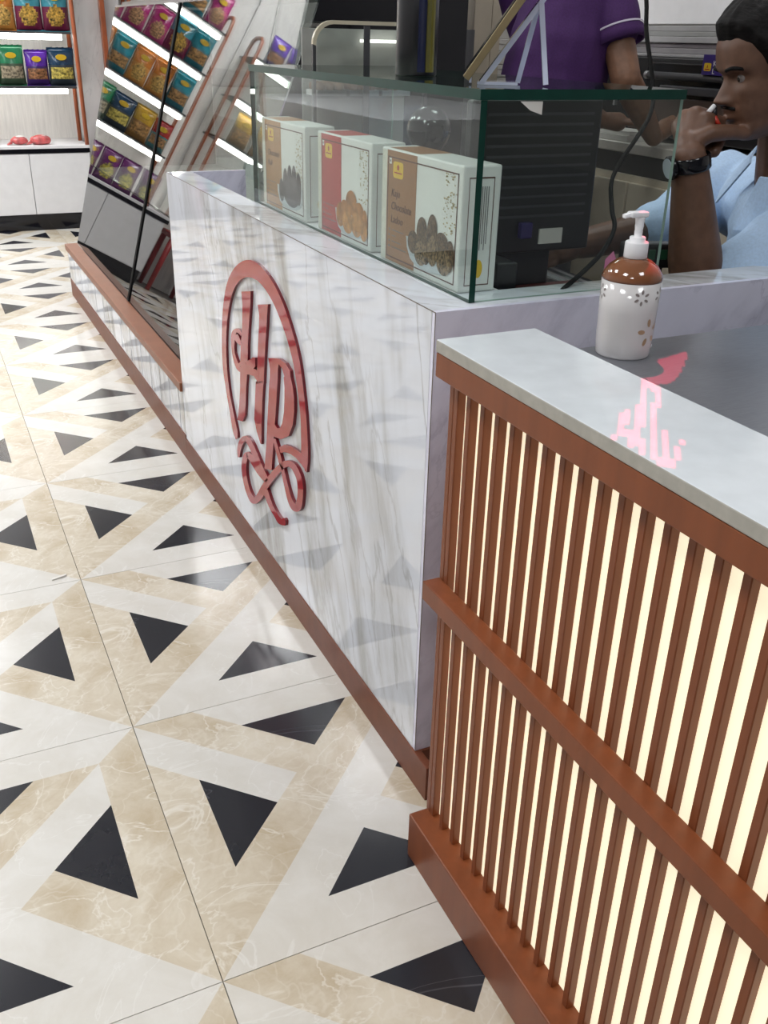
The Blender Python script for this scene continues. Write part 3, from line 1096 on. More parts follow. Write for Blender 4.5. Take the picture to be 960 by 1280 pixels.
G0 = bq + vr * 0.012 + Vector((0, 0, 0.0022))
strap(G0, G0 + vr * 0.058, vd * hw, Vector((0, 0, 0.002)))
apex = G0 + vr * 0.082 + Vector((0, 0, 0.105))
for sgn in (-1, 1):
    foot = G0 + vr * (0.060 if sgn > 0 else 0.098) + vd * (0.024 * sgn)
    top = apex + vd * (0.024 * sgn)
    ax = (top - foot).normalized()
    strap(foot, top, vd * 0.0055, ax.cross(vd).normalized() * 0.0036)
strap(G0 + nrm * .005 + up * .004, apex + up * 0.06 + nrm * 0.002, vd * hw, nrm * 0.0036)
mb.obox(G0 - vr * 0.010 + Vector((0, 0, 0.008)), vr * 0.0018, vd * hw, Vector((0, 0, 0.008)))
mb.build('stand', None, t)
t = thing('tablet', 'thin gold-edged tablet leaning on the clear acrylic easel', 'tablet', bq)
GOLD = M('gold_edge', (0.34, 0.27, 0.15), 0.35, metal=0.6)
tc_ = bq + Vector((0, 0, 0.006)) + up * 0.115 - nrm * 0.0056
MB().mat(GOLD).obox(tc_, up * 0.115, vd * 0.08, nrm * 0.0052, 0.001).build('shell', None, t)
MB().mat(BLACK_GLOSS).obox(tc_ - nrm * 0.0058, up * 0.113, vd * 0.078, nrm * 0.0006).build('screen', None, t)

# ------------------------------------------------------------------ point-of-sale machine behind the counter wall
t = thing('low_desk', 'low pale service desk hidden behind the marble counter wall', 'desk', (1.0, 0.7, 0))
MB().mat(CREAM).box(0.507, 0.955, 0.345, 1.30, 0.66, 0.70, 0.002).build('desk_top', None, t)
for lx, ly in ((.53, .38), (.93, .38), (.53, 1.27), (.93, 1.27)):
    MB().mat(CREAM).box(lx - .02, lx + .02, ly - .02, ly + .02, 0, 0.66).build('leg', None, t)
t = thing('till_terminal', 'black till terminal with vented back seen through the showcase side', 'till', (0.74, 0.52, 0.70))
mb = MB().mat(BLACK).box(0.612, 0.862, 0.500, 0.522, 0.866, 1.108, 0.004)
mb.build('screen_back', None, t)
vt = MB().mat(DARKGREY)
for k in range(11):
    vt.box(0.64, 0.845, 0.4988, 0.5005, 0.925 + k * 0.016, 0.929 + k * 0.016)
vo = vt.build('vent_slot', None, t)
vo['kind'] = 'stuff'
MB().mat(BLACK).box(0.69, 0.80, 0.5225, 0.60, 0.80, 0.95, 0.006).build('neck', None, t)
MB().mat(BLACK).box(0.64, 0.84, 0.54, 0.72, 0.7865, 0.80, 0.004).build('base', None, t)
MB().mat(PAPER).box(0.755, 0.802, 0.4965, 0.4997, 0.880, 0.905).build('rating_label', None, t)
MB().mat(M('violet_plastic', (0.03, 0.02, 0.12), 0.4)).box(0.712, 0.735, 0.488, 0.4997, 0.892, 0.918, .002).build('cable_socket', None, t)
t = thing('cash_drawer', 'low black cash drawer with two silver rails under the till', 'cash drawer', (0.80, 0.70, 0.70))
MB().mat(BLACK).box(0.63, 0.945, 0.536, 0.92, 0.7005, 0.786, .004).build('body', None, t)
for xa, xb in ((.930, .905), (.905, .880)):
    MB().mat(SILVER).hexa([(xb - .005, .54, .7862), (xb + .005, .54, .7862), (xa + .005, .90, .7862), (xa - .005, .90, .7862),
                           (xb - .005, .54, .792), (xb + .005, .54, .792), (xa + .005, .90, .792), (xa - .005, .90, .792)]).build('rail', None, t)
pad = MB().mat(M('dark_red_pad', (0.09, 0.02, 0.02), 0.5)).box(.70, .858, .405, .525, .8003, .805, .001).build('pad')
tag(pad, 'small dark red pad lying on the black receipt printer behind the glass', 'pad')
t = thing('receipt_printer', 'small black receipt printer with silver slot below the till', 'printer', (0.72, 0.42, 0.70))
MB().mat(BLACK).box(0.590, 0.628, 0.36, 0.43, 0.7005, 0.885, .004).build('side_body', None, t)
MB().mat(BLACK).box(0.6285, 0.865, 0.395, 0.53, 0.7005, 0.80, .004).build('body', None, t)
MB().mat(SILVER).box(0.640, 0.85, 0.3925, 0.396, 0.777, 0.784).build('slot_bar', None, t)
MB().mat(SILVER).box(0.640, 0.85, 0.3925, 0.396, 0.765, 0.770).build('slot_bar', None, t)
t = thing('pink_note', 'small pink paper note standing beside the pump bottle behind glass', 'note', (0.83, 0.36, 0.84))
MB().mat(M('pink_paper', (0.75, 0.22, 0.42), 0.7)).hexa([(.782, .345, .836), (.83, .349, .836), (.83, .3495, .836), (.782, .3455, .836),
                                                           (.782, .345, .882), (.80, .349, .893), (.80, .3495, .893), (.782, .3455, .882)]).build('paper', None, t)
c = at(536, 162, 1.72)
t = thing('round_speaker', 'glossy black ball beside the till, seen through the showcase', 'speaker', (c.x, c.y, 0.70))
MB().mat(BLACK_GLOSS).ball(c, 0.040, 4).build('shell', None, t)
MB().mat(BLACK).lathe([(0.045, 0), (0.045, .01), (0.012, .02), (0.012, c.z - 0.70 - .03)], (c.x, c.y, 0.70), 24).build('stem', None, t)

# hanging cable
cab = [Vector((at(803, -60, 1.66).x, at(803, -60, 1.66).y, CEIL)), at(803, -60, 1.66) + Vector((0, 0, .30)), at(803, -60, 1.66) + Vector((0, 0, .04)), at(803, -60, 1.66), at(808, 0, 1.66), at(808, 40, 1.66), at(814, 85, 1.66), at(817, 118, 1.66), at(812, 145, 1.64), at(796, 172, 1.62), at(774, 205, 1.6), at(764, 230, 1.58),
       at(765, 262, 1.56), at(768, 285, 1.54), at(755, 312, 1.52), at(733, 336, 1.5), at(708, 358, 1.47), at(698, 367, 1.46)]
cm = MB().mat(M('cable_rubber', (0.008, 0.008, 0.008), 0.7, spec=0.15)).tube(smooth_path(cab, 5), 0.0038, 8).build('cable')
tag(cm, 'black cable hanging from the ceiling down to the till', 'cable')

# ------------------------------------------------------------------ plinth and slanted glass display case
PX, PY0, PY1, PZ = 0.425, 1.815, 4.075, 0.25
LEAN = 0.28
t = thing('display_case', 'long display case with slanted mirror-like glass on a copper-railed plinth', 'display case', (0.425, 2.9, 0))
MB().mat(WOOD_TOE).box(0.4225, 0.46, PY0, 4.060, 0.0, 0.082, .001).build('skirting', None, t)
jn = [PY0, 1.875, 2.00, 2.13, 2.27, 2.42, 2.60, 2.78, 2.95, 3.14, 3.32, 3.50, 3.70, 3.88, 4.06]
pm = None
for a, b in zip(jn, jn[1:]):
    MB().mat(MARBLE).box(PX, PX + .003, a + .0035, b - .0035, 0.082, 0.222).build('marble_panel', None, t)
MB().mat(DARKGREY).box(PX + .0033, 1.20, PY0, 4.058, 0.082, 0.2215).build('plinth_core', None, t)
MB().mat(COPPER).box(0.417, 0.476, PY0 - .04 + .042, PY1, 0.222, PZ, 0.002).build('copper_rail', None, t)


def gx(z):
    return 0.478 + LEAN * (z - 0.25)


ZG, ZTOP = 0.615, 1.288


def slab(mb, y0, y1, z0, z1, th=0.008):
    mb.hexa([(gx(z0), y0, z0), (gx(z0) + th, y0, z0), (gx(z0) + th, y1, z0), (gx(z0), y1, z0),
             (gx(z1), y0, z1), (gx(z1) + th, y0, z1), (gx(z1) + th, y1, z1), (gx(z1), y1, z1)])
    return mb


SEAM = 2.86
slab(MB().mat(GLASS_DISPLAY), 1.622, 1.826, .870, ZTOP).build('glass_pane', None, t)
for a, b in ((1.83, SEAM + .004), (SEAM + .010, PY1)):
    slab(MB().mat(GLASS_DISPLAY), a, b, ZG + .003, ZTOP).build('glass_pane', None, t)
    slab(MB().mat(BLACK_GLASS), a, b, PZ, ZG).build('black_glass_panel', None, t)
SEAM_M = M('seam_rubber', (0.008, 0.008, 0.008), 0.75, spec=0.1)
q0, q1 = gx(PZ) - .004, gx(ZTOP) - .004
MB().mat(SEAM_M).hexa([(q0, SEAM - .020, PZ + .001), (q0 + .012, SEAM - .020, PZ + .001), (q0 + .012, SEAM + .004, PZ + .001), (q0, SEAM + .004, PZ + .001),
                       (q1, SEAM + .012, ZTOP), (q1 + .012, SEAM + .012, ZTOP), (q1 + .012, SEAM + .036, ZTOP), (q1, SEAM + .036, ZTOP)]).build('seam_strip', None, t)
slab(MB().mat(BLACK), 1.622, PY1, ZTOP, ZTOP + .008, .03).build('top_trim', None, t)
# interior: deck, shelves, back, dark end
MB().mat(PALE_WOOD).box(0.60, 1.20, 1.84, 4.06, 0.575, 0.60).build('deck', None, t)
for z in (0.83, 1.04):
    MB().mat(GLASS).box(gx(z) + .03, 1.19, 2.30, 4.05, z, z + .006).build('glass_shelf', None, t)
MB().mat(M('display_back', (0.62, 0.62, 0.62), 0.5)).box(1.20, 1.215, 1.84, 4.05, 0.25, 1.30).build('back_panel', None, t)
mb = MB().mat(BLACK)
mb.prism([(gx(PZ) + .012, PY1 - .012, PZ), (1.20, PY1 - .012, PZ), (1.20, PY1 - .012, ZTOP), (gx(ZTOP) + .012, PY1 - .012, ZTOP)], (0, .010, 0))
mb.build('far_end_panel', None, t)
mb = MB().mat(BLACK_GLOSS)
pa, pb = at(372, 83, 1), at(400, 0, 1)
pa = CAM_C + (pa - CAM_C) * ((1.606 - CAM_C.y) / (pa - CAM_C).y)
pb = CAM_C + (pb - CAM_C) * ((1.606 - CAM_C.y) / (pb - CAM_C).y)
dq = (pb - pa) / (pb.z - pa.z)
lo2, hi2 = pa + dq * (.87 - pa.z), pa + dq * (1.62 - pa.z)
mb.prism([lo2, (1.22, 1.606, .87), (1.22, 1.606, 1.62), hi2], (0, .012, 0))
mb.build('near_end_panel', None, t)
MB().mat(BLACK).box(gx(1.29) + .03, 1.20, 1.625, 4.06, 1.298, 1.31).build('roof_panel', None, t)

# small glass sweet cabinet beyond the showcase
o_ = at(391, 92, 2.2)
x0, yb = o_.x, 1.365
t = thing('sweet_cabinet', 'small glass sweet cabinet with rounded cream top beyond the showcase', 'glass cabinet', (x0 + .17, yb, 0.86))
RIM = M('cream_rim', (0.55, 0.50, 0.38), 0.3)
CW, CH, CZ = 0.30, 0.365, 0.86


def rprof(w, h, r):
    pts = [(0, 0), (0, h - r)]
    for k in range(1, 7):
        a = pi - (pi / 2) * k / 6
        pts.append((r + r * cos(a), h - r + r * sin(a)))
    pts += [(w, h), (w, 0)]
    return pts


po, pi_ = rprof(CW, CH, .05), rprof(CW - .016, CH - .016, .045)
for yy in (yb,):
    mb = MB().mat(RIM)
    ring_o = [Vector((x0 + a, yy, CZ + b)) for a, b in po]
    ring_i = [Vector((x0 + .008 + a, yy, CZ + .008 + b)) for a, b in pi_]
    for k in range(len(po)):
        k2 = (k + 1) % len(po)
        mb.mat(RIM if 1 <= k < len(po) - 2 else DARKGREY)
        q = [ring_o[k], ring_o[k2], ring_i[k2], ring_i[k]]
        mb.hexa([*q, *[v + Vector((0, .01, 0)) for v in q]])
    bmesh.ops.remove_doubles(mb.bm, verts=mb.bm.verts, dist=1e-4)
    mb.build('frame', None, t)
mb = MB().mat(RIM)
for k in range(4, len(po) - 2):
    (a, b), (a2, b2) = po[k], po[k + 1]
    q = [Vector((x0 + a, yb + .0102, CZ + b)), Vector((x0 + a2, yb + .0102, CZ + b2))]
    mb.poly([q[0], q[1], q[1] + Vector((0, .0946, 0)), q[0] + Vector((0, .0946, 0))])
mb.build('top_shell', GLASS, t)
MB().mat(GLASS).box(x0 + .012, x0 + CW - .012, yb + .002, yb + .006, CZ + .01, CZ + CH - .015).build('glass_door', None, t)
MB().mat(DARKGREY).box(x0 + .128, x0 + .143, yb - .002, yb + .0018, CZ + .008, CZ + CH - .010).build('door_post', None, t)
MB().mat(M('cabinet_inside', (0.38, 0.38, 0.36), 0.5)).box(x0 + .012, x0 + CW - .012, yb + .102, yb + .106, CZ + .01, CZ + CH - .016).build('back', None, t)
MB().mat(CREAM).box(x0 + .01, x0 + CW - .01, yb + .015, yb + .10, CZ, CZ + .02).build('floor_tray', None, t)
MB().mat(GLASS).box(x0 + .012, x0 + CW - .012, yb + .012, yb + .10, CZ + .20, CZ + .205).build('glass_shelf', None, t)
MB().mat(E('cabinet_led', (1.0, 0.98, 0.92), 2.0)).box(x0 + .16, x0 + .26, yb + .08, yb + .095, CZ + CH - .045, CZ + CH - .038).build('light_strip', None, t)
for i in range(3):
    c = Vector((x0 + .055 + .085 * i, yb + .055, CZ + .205))
    tt = thing('sweet_tray', ['tray of brown sweets at the left of the small glass cabinet', 'tray of brown sweets in the middle of the small glass cabinet',
                              'tray of brown sweets at the right of the small glass cabinet'][i], 'sweet tray', c, 'sweet trays in the small cabinet')
    MB().mat(SILVER).box(c.x - .038, c.x + .038, c.y - .036, c.y + .036, c.z, c.z + .012).build('tray', None, tt)
    mb = MB().mat(M('brown_sweets', (0.22, 0.11, 0.05), 0.5, var=.3))
    for a in range(3):
        for b in range(5):
            mb.ball((c.x - .024 + a * .024, c.y - .024 + b * .012, c.z + .02), .012, 1)
    so_ = mb.build('sweets', None, tt)
    so_['kind'] = 'stuff'
t = thing('cabinet_stand', 'plain pale stand under the small glass sweet cabinet', 'stand', (x0 + .18, yb + .13, 0))
MB().mat(PALE_WOOD).box(x0 - .01, x0 + CW + .02, yb + .004, yb + .215, 0.0, 0.8598).build('body', None, t)

# ------------------------------------------------------------------ background behind the counter
# dark cabinet, cream post and carton stack
c0 = at(566, 60, 2.75)
t = thing('tall_black_cabinet', 'tall black cabinet behind the canister, beside a grey panel', 'cabinet', (1.33, 2.1, 0))
MB().mat(BLACK).box(1.235, 1.345, 1.86, 2.5, 0.0, 1.95, .004).build('body', None, t)
pp = at(586, 50, 2.95)
MB().mat(M('grey_panel', (0.20, 0.20, 0.20), 0.5)).box(pp.x - .03, pp.x + .02, pp.y, pp.y + .03, 0.0, 1.22).build('grey_edge', None, t)
p1 = at(606, 50, 3.15)
t = thing('cream_post', 'cream grooved door post left of the white carton stack', 'post', (p1.x, p1.y, 0))
MB().mat(CREAM).box(p1.x - .045, p1.x + .022, p1.y, p1.y + .06, 0, 2.2, .003).build('board', None, t)
MB().mat(CREAM).box(p1.x + .026, p1.x + .062, p1.y + .005, p1.y + .06, 0, 2.2, .003).build('board', None, t)
p2 = at(632, 50, 3.4)
zz = 0.0
ordn = ['lowest', 'second', 'third', 'fourth', 'fifth', 'sixth', 'seventh', 'eighth', 'ninth', 'tenth', 'eleventh', 'twelfth', 'thirteenth', 'fourteenth',
        'fifteenth', 'sixteenth', 'seventeenth', 'eighteenth', 'nineteenth', 'twentieth', 'twenty-first', 'twenty-second', 'twenty-third', 'twenty-fourth']
t = thing('carton_table', 'low plain table carrying the white carton stack', 'table', (p2.x, p2.y + .12, 0))
MB().mat(CREAM).box(p2.x - .12, p2.x + .30, p2.y - .02, p2.y + .30, 0.0, 0.9).build('body', None, t)
zz = 0.9
rnd = random.Random(3)
for k in range(11):
    h = rnd.choice((.038, .044, .05))
    dx = rnd.uniform(-.012, .012)
    nm = thing('carton', 'flat white carton, %s from below in the stack behind the purple shirt' % ordn[k], 'carton', (p2.x + dx, p2.y, zz), 'stacked white cartons')
    MB().mat(PAPER).box(p2.x - .075 + dx, p2.x + .20 + dx, p2.y + abs(dx), p2.y + .24, zz + .0005, zz + h - .0015, .003).build('box_body', None, nm)
    MB().mat(PAPER).box(p2.x - .078 + dx, p2.x + .203 + dx, p2.y - .003 + abs(dx), p2.y + .243, zz + h - .016, zz + h - .001, .002).build('lid', None, nm)
    zz += h

# back counter along the right wall
BX = 1.95
t = thing('back_counter', 'cream back counter with dark gap and drawers behind the two men', 'counter', (2.2, 1.3, 0))
MB().mat(M('cream_top', (0.60, 0.56, 0.50), 0.3)).box(BX, 2.54, -0.4, 2.30, 0.868, 0.90, .003).build('counter_top', None, t)
MB().mat(BLACK).box(BX + .03, 2.54, -0.39, 2.29, 0.80, 0.868).build('dark_gap', None, t)
MB().mat(CREAM).box(BX + .012, 2.54, -0.39, 2.29, 0.08, 0.80).build('body', None, t)
MB().mat(BLACK).box(BX + .04, 2.54, -0.38, 2.28, 0.0, 0.08).build('kick', None, t)
for k in range(5):
    ya = -0.39 + .535 * k
    MB().mat(CREAM).box(BX - .006, BX + .011, ya + .006, ya + .529, 0.60, 0.78, .002).build('drawer', None, t)
    MB().mat(CREAM).box(BX - .006, BX + .011, ya + .006, ya + .529, 0.09, 0.585, .002).build('door', None, t)

# paper stack under the hands of the man in purple
for k, (w, h) in enumerate(((.30, .018), (.28, .012))):
    zb = .9005 + (0 if k == 0 else .0187)
    o = MB().mat(PAPER).box(BX + .01 + k * .01, BX + .12, 1.80, 1.80 + w, zb, zb + h, .001).build('paper_stack')
    tag(o, ['thick white paper stack on the back counter edge', 'thin white paper stack lying on the thicker one'][k], 'paper stack')

# big black appliance with flattened cartons on it
A0, A1 = 0.95, 2.12
t = thing('black_oven', 'wide black counter oven on the back counter behind the men', 'oven', (2.3, 1.2, .90))
MB().mat(BLACK).box(2.08, 2.52, A0, A1, 0.915, 1.155, .004).build('body', None, t)
MB().mat(BLACK_GLOSS).box(2.06, 2.079, A0 + .03, A1 - .25, 0.985, 1.14, .003).build('door', None, t)
MB().mat(DARKGREY).tube([(2.045, A0 + .06, 1.102), (2.045, A1 - .28, 1.102)], .012, 12).build('handle', None, t)
MB().mat(SILVER).tube([(2.045, A1 - .285, 1.102), (2.045, A1 - .270, 1.102)], .0125, 12).build('handle_cap', None, t)
MB().mat(DARKGREY).box(2.03, 2.079, A0 + .03, A1 - .36, 1.052, 1.076, .003).build('ledge', None, t)
MB().mat(M('brown_panel', (0.11, 0.075, 0.06), 0.4)).box(2.05, 2.079, A0 + .03, A1 - .30, 0.965, 1.04, .003).build('control_panel', None, t)
for k in range(4):
    MB().mat(SILVER).lathe([(.006, 0), (.006, .006)], (2.079, A1 - .19 + .05 * (k % 2), 1.06 + .05 * (k // 2)), 12, axis=(-1, 0, 0)).build('knob', None, t)
MB().mat(SILVER).box(2.05, 2.062, A1 - .115, A1 - .105, 1.0, 1.13).build('lever', None, t)
for lx in (2.1, 2.48):
    for ly in (A0 + .04, A1 - .04):
        MB().mat(BLACK).box(lx - .015, lx + .015, ly - .015, ly + .015, 0.9, 0.915).build('foot', None, t)
zz = 1.156
FLAT = [M('flat_carton_%d' % i, c, .55, var=.05) for i, c in enumerate(((.44, .43, .43), (.36, .34, .35), (.42, .38, .40), (.50, .49, .49), (.38, .38, .37)))]
for k in range(6):
    h = (.010, .016, .014, .018, .014, .016)[k]
    o = MB().mat(FLAT[k % 5]).box(2.09 + .006 * (k % 3), 2.50, A0 + .02 * (k % 2), A1 + .02 - .03 * (k % 3), zz, zz + h, .002).build('flattened_carton')
    tag(o, 'flattened grey carton, %s from below on the black oven' % ordn[k], 'carton', 'flattened cartons on the oven')
    zz += h + .0006

# purple box with yellow emblem leaning in front of the oven
bx_ = 2.030
c = CAM_C + (at(888, 84, 1) - CAM_C) * ((bx_ - CAM_C.x) / (at(888, 84, 1) - CAM_C).x)
t = thing('purple_box', 'small purple box with a yellow emblem set on the oven front', 'box', (c.x, c.y, c.z))
VIO = M('violet_card', (0.035, 0.016, 0.16), 0.5)
MB().mat(VIO).box(bx_, bx_ + .029, c.y - .06, c.y + .036, c.z - .022, c.z + .034, .001).build('carton', None, t)
mb = MB().mat(YELLOW)
mb.poly([(bx_ - .0006, c.y + .012 + .017 * max(-.9, min(.9, 1.15 * cos(q * pi / 12))), c.z + .013 * max(-.85, min(.85, 1.1 * sin(q * pi / 12)))) for q in range(24)])
mb.mat(REDINK)
mb.poly([(bx_ - .001, c.y + .022, c.z - .005), (bx_ - .001, c.y + .002, c.z - .005), (bx_ - .001, c.y + .002, c.z - .008), (bx_ - .001, c.y + .022, c.z - .008)])
mb.poly([(bx_ - .001, c.y + .015, c.z - .002), (bx_ - .001, c.y + .009, c.z - .002), (bx_ - .001, c.y + .012, c.z + .008)])
mb.build('emblem_print', None, t, normals=False)
text_mesh('K', .022, (bx_ - .0008, c.y - .010, c.z + .003), (0, -1, 0), (0, 0, 1), PAPER, 'lettering', t, .0001)
text_mesh('L', .022, (bx_ - .0008, c.y - .010, c.z - .018), (0, -1, 0), (0, 0, 1), PAPER, 'lettering', t, .0001)

# green-lit gadget low behind the bottle
c = at(815, 318, 1.75)
t = thing('card_reader', 'small black gadget with green keys behind the pump bottle', 'card reader', (c.x, c.y, .70))
MB().mat(BLACK).obox((c.x, c.y, c.z), (.055, -.02, 0), (.006, .016, 0), (0, 0, .022), .005).build('body', None, t)
MB().mat(BLACK).box(c.x - .02, c.x + .02, c.y - .01, c.y + .01, .70, c.z - .02).build('stem', None, t)
for k in range(3):
    q = Vector((c.x - .012 + .022 * k, c.y - .0125 - .0070 * k, c.z + .003))
    MB().mat(M('green_key', (0.02, 0.09, 0.045), 0.3)).obox(q, (.006, -.0022, 0), (.001, .003, 0), (0, 0, .009), .001).build('key', None, t)

# white board above the flattened cartons, and the red wall sign
t = thing('white_board', 'wide plain white board on the wall above the oven', 'board', (2.53, 1.2, 1.3))
MB().mat(WHITE_LAM).box(2.53, 2.548, 0.55, 2.9, 1.262, 2.0, .003).build('board', None, t)


# logo projector on the ceiling: a lamp behind a cut-out plate throws red script onto the worktop
PRJ = Vector((1.05, 0.95, 2.60))
t = thing('logo_projector', 'small black ceiling projector throwing red script onto the worktop', 'projector', (PRJ.x, PRJ.y, CEIL))
strokes = [[(265, 335), (228, 360), (212, 415), (232, 450), (258, 430)], [(262, 345), (266, 420), (268, 500)], [(178, 440), (185, 465)],
           [(335, 190), (328, 280), (306, 420), (300, 500)], [(335, 190), (340, 330), (318, 430), (325, 540)], [(268, 455), (300, 440)],
           [(375, 190), (405, 250), (388, 380), (384, 450), (395, 560), (440, 600)], [(450, 440), (452, 560)], [(525, 485), (505, 560), (475, 612), (450, 590)],
           [(340, 185), (375, 200), (405, 235)], [(345, 120), (400, 105), (480, 80), (540, 60)], [(345, 160), (430, 150), (500, 110)],
           [(350, 175), (420, 180), (475, 165), (520, 100)], [(350, 140), (430, 130), (490, 120)]]
WIDE = [12, 12, 11, 13, 13, 9, 14, 12, 13, 18, 20, 24, 22, 24]
segs = []
for s_, w_ in zip(strokes, WIDE):
    P_ = smooth_path(s_, 3)
    segs += [(a.x, a.y, b.x, b.y, w_) for a, b in zip(P_, P_[1:])]


def lit(x, y):
    for ax, ay, bx, by, w_ in segs:
        dx, dy = bx - ax, by - ay
        k = ((x - ax) * dx + (y - ay) * dy) / (dx * dx + dy * dy + 1e-9)
        k = max(0, min(1, k))
        if (x - ax - k * dx) ** 2 + (y - ay - k * dy) ** 2 < w_ * w_:
            return True
    return False


aim = Vector((0.45, -0.17, 0.861))
pd_ = (aim - PRJ).normalized()
pu = pd_.orthogonal().normalized()
pv = pd_.cross(pu)
PD, PS, PN = 0.10, 0.0150, 130
mb = MB().mat(BLACK)


def plate_pt(i, j):
    return PRJ + pd_ * PD + pu * (PS * (2 * i / PN - 1)) + pv * (PS * (2 * j / PN - 1))


def opened(i, j):
    d = plate_pt(i + .5, j + .5) - PRJ
    h = PRJ + d * ((0.8613 - PRJ.z) / d.z)
    if h.x > 0.494:
        h = PRJ + d * ((0.8263 - PRJ.z) / d.z)
    q = h - CAM_C
    qx, qy, qz = r_.dot(q), d_.dot(q), f_.dot(q)
    return qz > 0 and lit((480 + FPX * qx / qz - 720) * 4, (640 + FPX * qy / qz - 430) * 4)


for i in range(PN):
    j0 = None
    for j in range(PN + 1):
        solid = j < PN and not opened(i, j)
        if solid and j0 is None:
            j0 = j
        if not solid and j0 is not None:
            mb.poly([plate_pt(i, j0), plate_pt(i + 1, j0), plate_pt(i + 1, j), plate_pt(i, j)])
            j0 = None
mb.build('stencil_plate', None, t, normals=False)
mb = MB().mat(BLACK)
mb.lathe([(.0245, -.05), (.0245, PD + .002)], PRJ, 24, axis=pd_, capb=True, capt=False)
mb.build('housing', None, t)
ring = MB().mat(BLACK)
ri, ro = [], []
for k in range(48):
    a = 2 * pi * k / 48
    e = Vector((cos(a), sin(a)))
    m_ = PS / max(abs(e.x), abs(e.y)) * .999
    ri.append(ring.bm.verts.new(PRJ + pd_ * (PD + .0003) + pu * e.x * m_ + pv * e.y * m_))
    ro.append(ring.bm.verts.new(PRJ + pd_ * (PD + .0003) + (pu * e.x + pv * e.y) * .0245))
ring._tag([ring.bm.faces.new([ri[k], ri[(k + 1) % 48], ro[(k + 1) % 48], ro[k]]) for k in range(48)])
ring.build('front_ring', None, t, normals=False)
MB().mat(BLACK).tube([PRJ - pd_ * .03, PRJ - pd_ * .03 + Vector((0, 0, .03)), Vector((PRJ.x - pd_.x * .03, PRJ.y - pd_.y * .03, CEIL))], .008, 10).build('bracket', None, t)
ld = bpy.data.lights.new('projector_light', 'SPOT')
ld.energy = 420
ld.color = (1.0, 0.03, 0.10)
ld.shadow_soft_size = 0.00006
ld.spot_size = radians(30)
ld.spot_blend = 0.2
lo = bpy.data.objects.new('projector_light', ld)
lo.location = PRJ
lo.rotation_euler = pd_.to_track_quat('-Z', 'Y').to_euler()
COL.objects.link(lo)

# ------------------------------------------------------------------ far snack unit
FY = 5.893
t = thing('low_cabinet', 'white low cabinet with black kick under the far snack rack', 'cabinet', (0.3, 6.1, 0))
CL, CR = -0.40, 0.872
MB().mat(BLACK_GLOSS).box(CL + .03, CR - .004, FY + .004, 6.44, 0.0, 0.10).build('kick', None, t)
MB().mat(WHITE_LAM).box(CL + .02, CR, FY + .018, 6.44, 0.10, 0.478).build('body', None, t)
MB().mat(BLACK_GLOSS).box(CL, CR + .003, FY - .002, 6.44, 0.478, 0.505, .001).build('black_band', None, t)
mb = MB().mat(WHITE_LAM).box(CL, CR + .003, FY - .002, 6.44, 0.505, 0.522, .001)
mb.build('counter_top', None, t)
xs = [CL + .02, -0.03, 0.49, CR]
xs = [CL + .02, 0.045, 0.492, CR]
for a, b in zip(xs, xs[1:]):
    MB().mat(WHITE_LAM).box(a + .002, b - .002, FY, FY + .018, 0.103, 0.474, .001).build('door', None, t)

t = thing('snack_rack', 'copper-framed snack rack with lit shelves on the far white cabinet', 'rack', (0.3, 6.1, 0.522))
RB = 6.36
MB().mat(PALE_WOOD).box(CL, 0.90, RB, RB + .06, 0.5225, 2.6).build('back_panel', None, t)
SH = [0.868, 1.178, 1.47, 1.76]
for z in SH:
    s_ = MB().mat(DARKGREY).box(-0.20, 0.845, FY + .05, RB - .001, z - .012, z).build('shelf', None, t)
    MB().mat(LED).box(-0.19, 0.80, FY + .14, FY + .165, z - .046, z - .0125).build('light_strip', None, t)


def frame(x):
    pts = [(x, FY + .02, 0.522), (x, FY + .035, 1.0), (x, FY + .06, 1.80), (x, FY + .075, 1.86), (x, FY + .12, 1.885), (x, FY + .22, 1.885), (x, FY + .27, 1.86), (x, FY + .285, 1.80), (x, FY + .30, 0.522)]
    MB().mat(ORANGE_METAL).tube(pts, .013, 8).build('side_frame', None, t)


frame(0.865)
frame(-0.215)
t = thing('marble_column', 'pale veined wall panel right of the far snack rack', 'wall panel', (1.0, 6.3, 0))
MB().mat(PALE_MARBLE).box(0.905, 1.22, 6.26, 6.44, 0, CEIL - .01).build('panel', None, t)
MB().mat(ORANGE_METAL).box(1.085, 1.115, 6.20, 6.259, 0, CEIL - .01, .003).build('copper_strip', None, t)
t = thing('second_rack', 'second copper-framed rack at the far right behind the display case', 'rack', (1.7, 6.2, 0))
MB().mat(PALE_WOOD).box(1.225, 2.5, 6.36, 6.44, 0, 2.6).build('back_panel', None, t)
for x in (1.26, 2.3):
    MB().mat(ORANGE_METAL).tube([(x, 6.1, 0), (x, 6.14, 1.8), (x, 6.2, 1.86), (x, 6.28, 1.86), (x, 6.32, 1.8), (x, 6.33, 0)], .013, 8).build('side_frame', None, t)
for z in (.87, 1.18, 1.47):
    MB().mat(DARKGREY).box(1.28, 2.28, 6.12, 6.355, z - .012, z).build('shelf', None, t)

t = thing('left_rack', 'copper-framed snack rack further left on the far wall, mirrored in the slanted glass', 'rack', (-0.8, 6.1, 0))
MB().mat(PALE_WOOD).box(-1.10, -0.43, RB, RB + .06, 0.0, 2.6).build('back_panel', None, t)
frame(-0.445)
frame(-1.08)
for z in (.868, 1.178, 1.47, 1.76):
    MB().mat(DARKGREY).box(-1.065, -0.46, FY + .05, RB - .001, z - .012, z).build('shelf', None, t)
    MB().mat(LED).box(-1.06, -0.47, FY + .10, FY + .165, z - .046, z - .0125).build('light_strip', None, t)
struct(MB().box(-0.43, -0.402, 6.38, 6.45, 0.0, 2.6).build('trim_1', WALL))
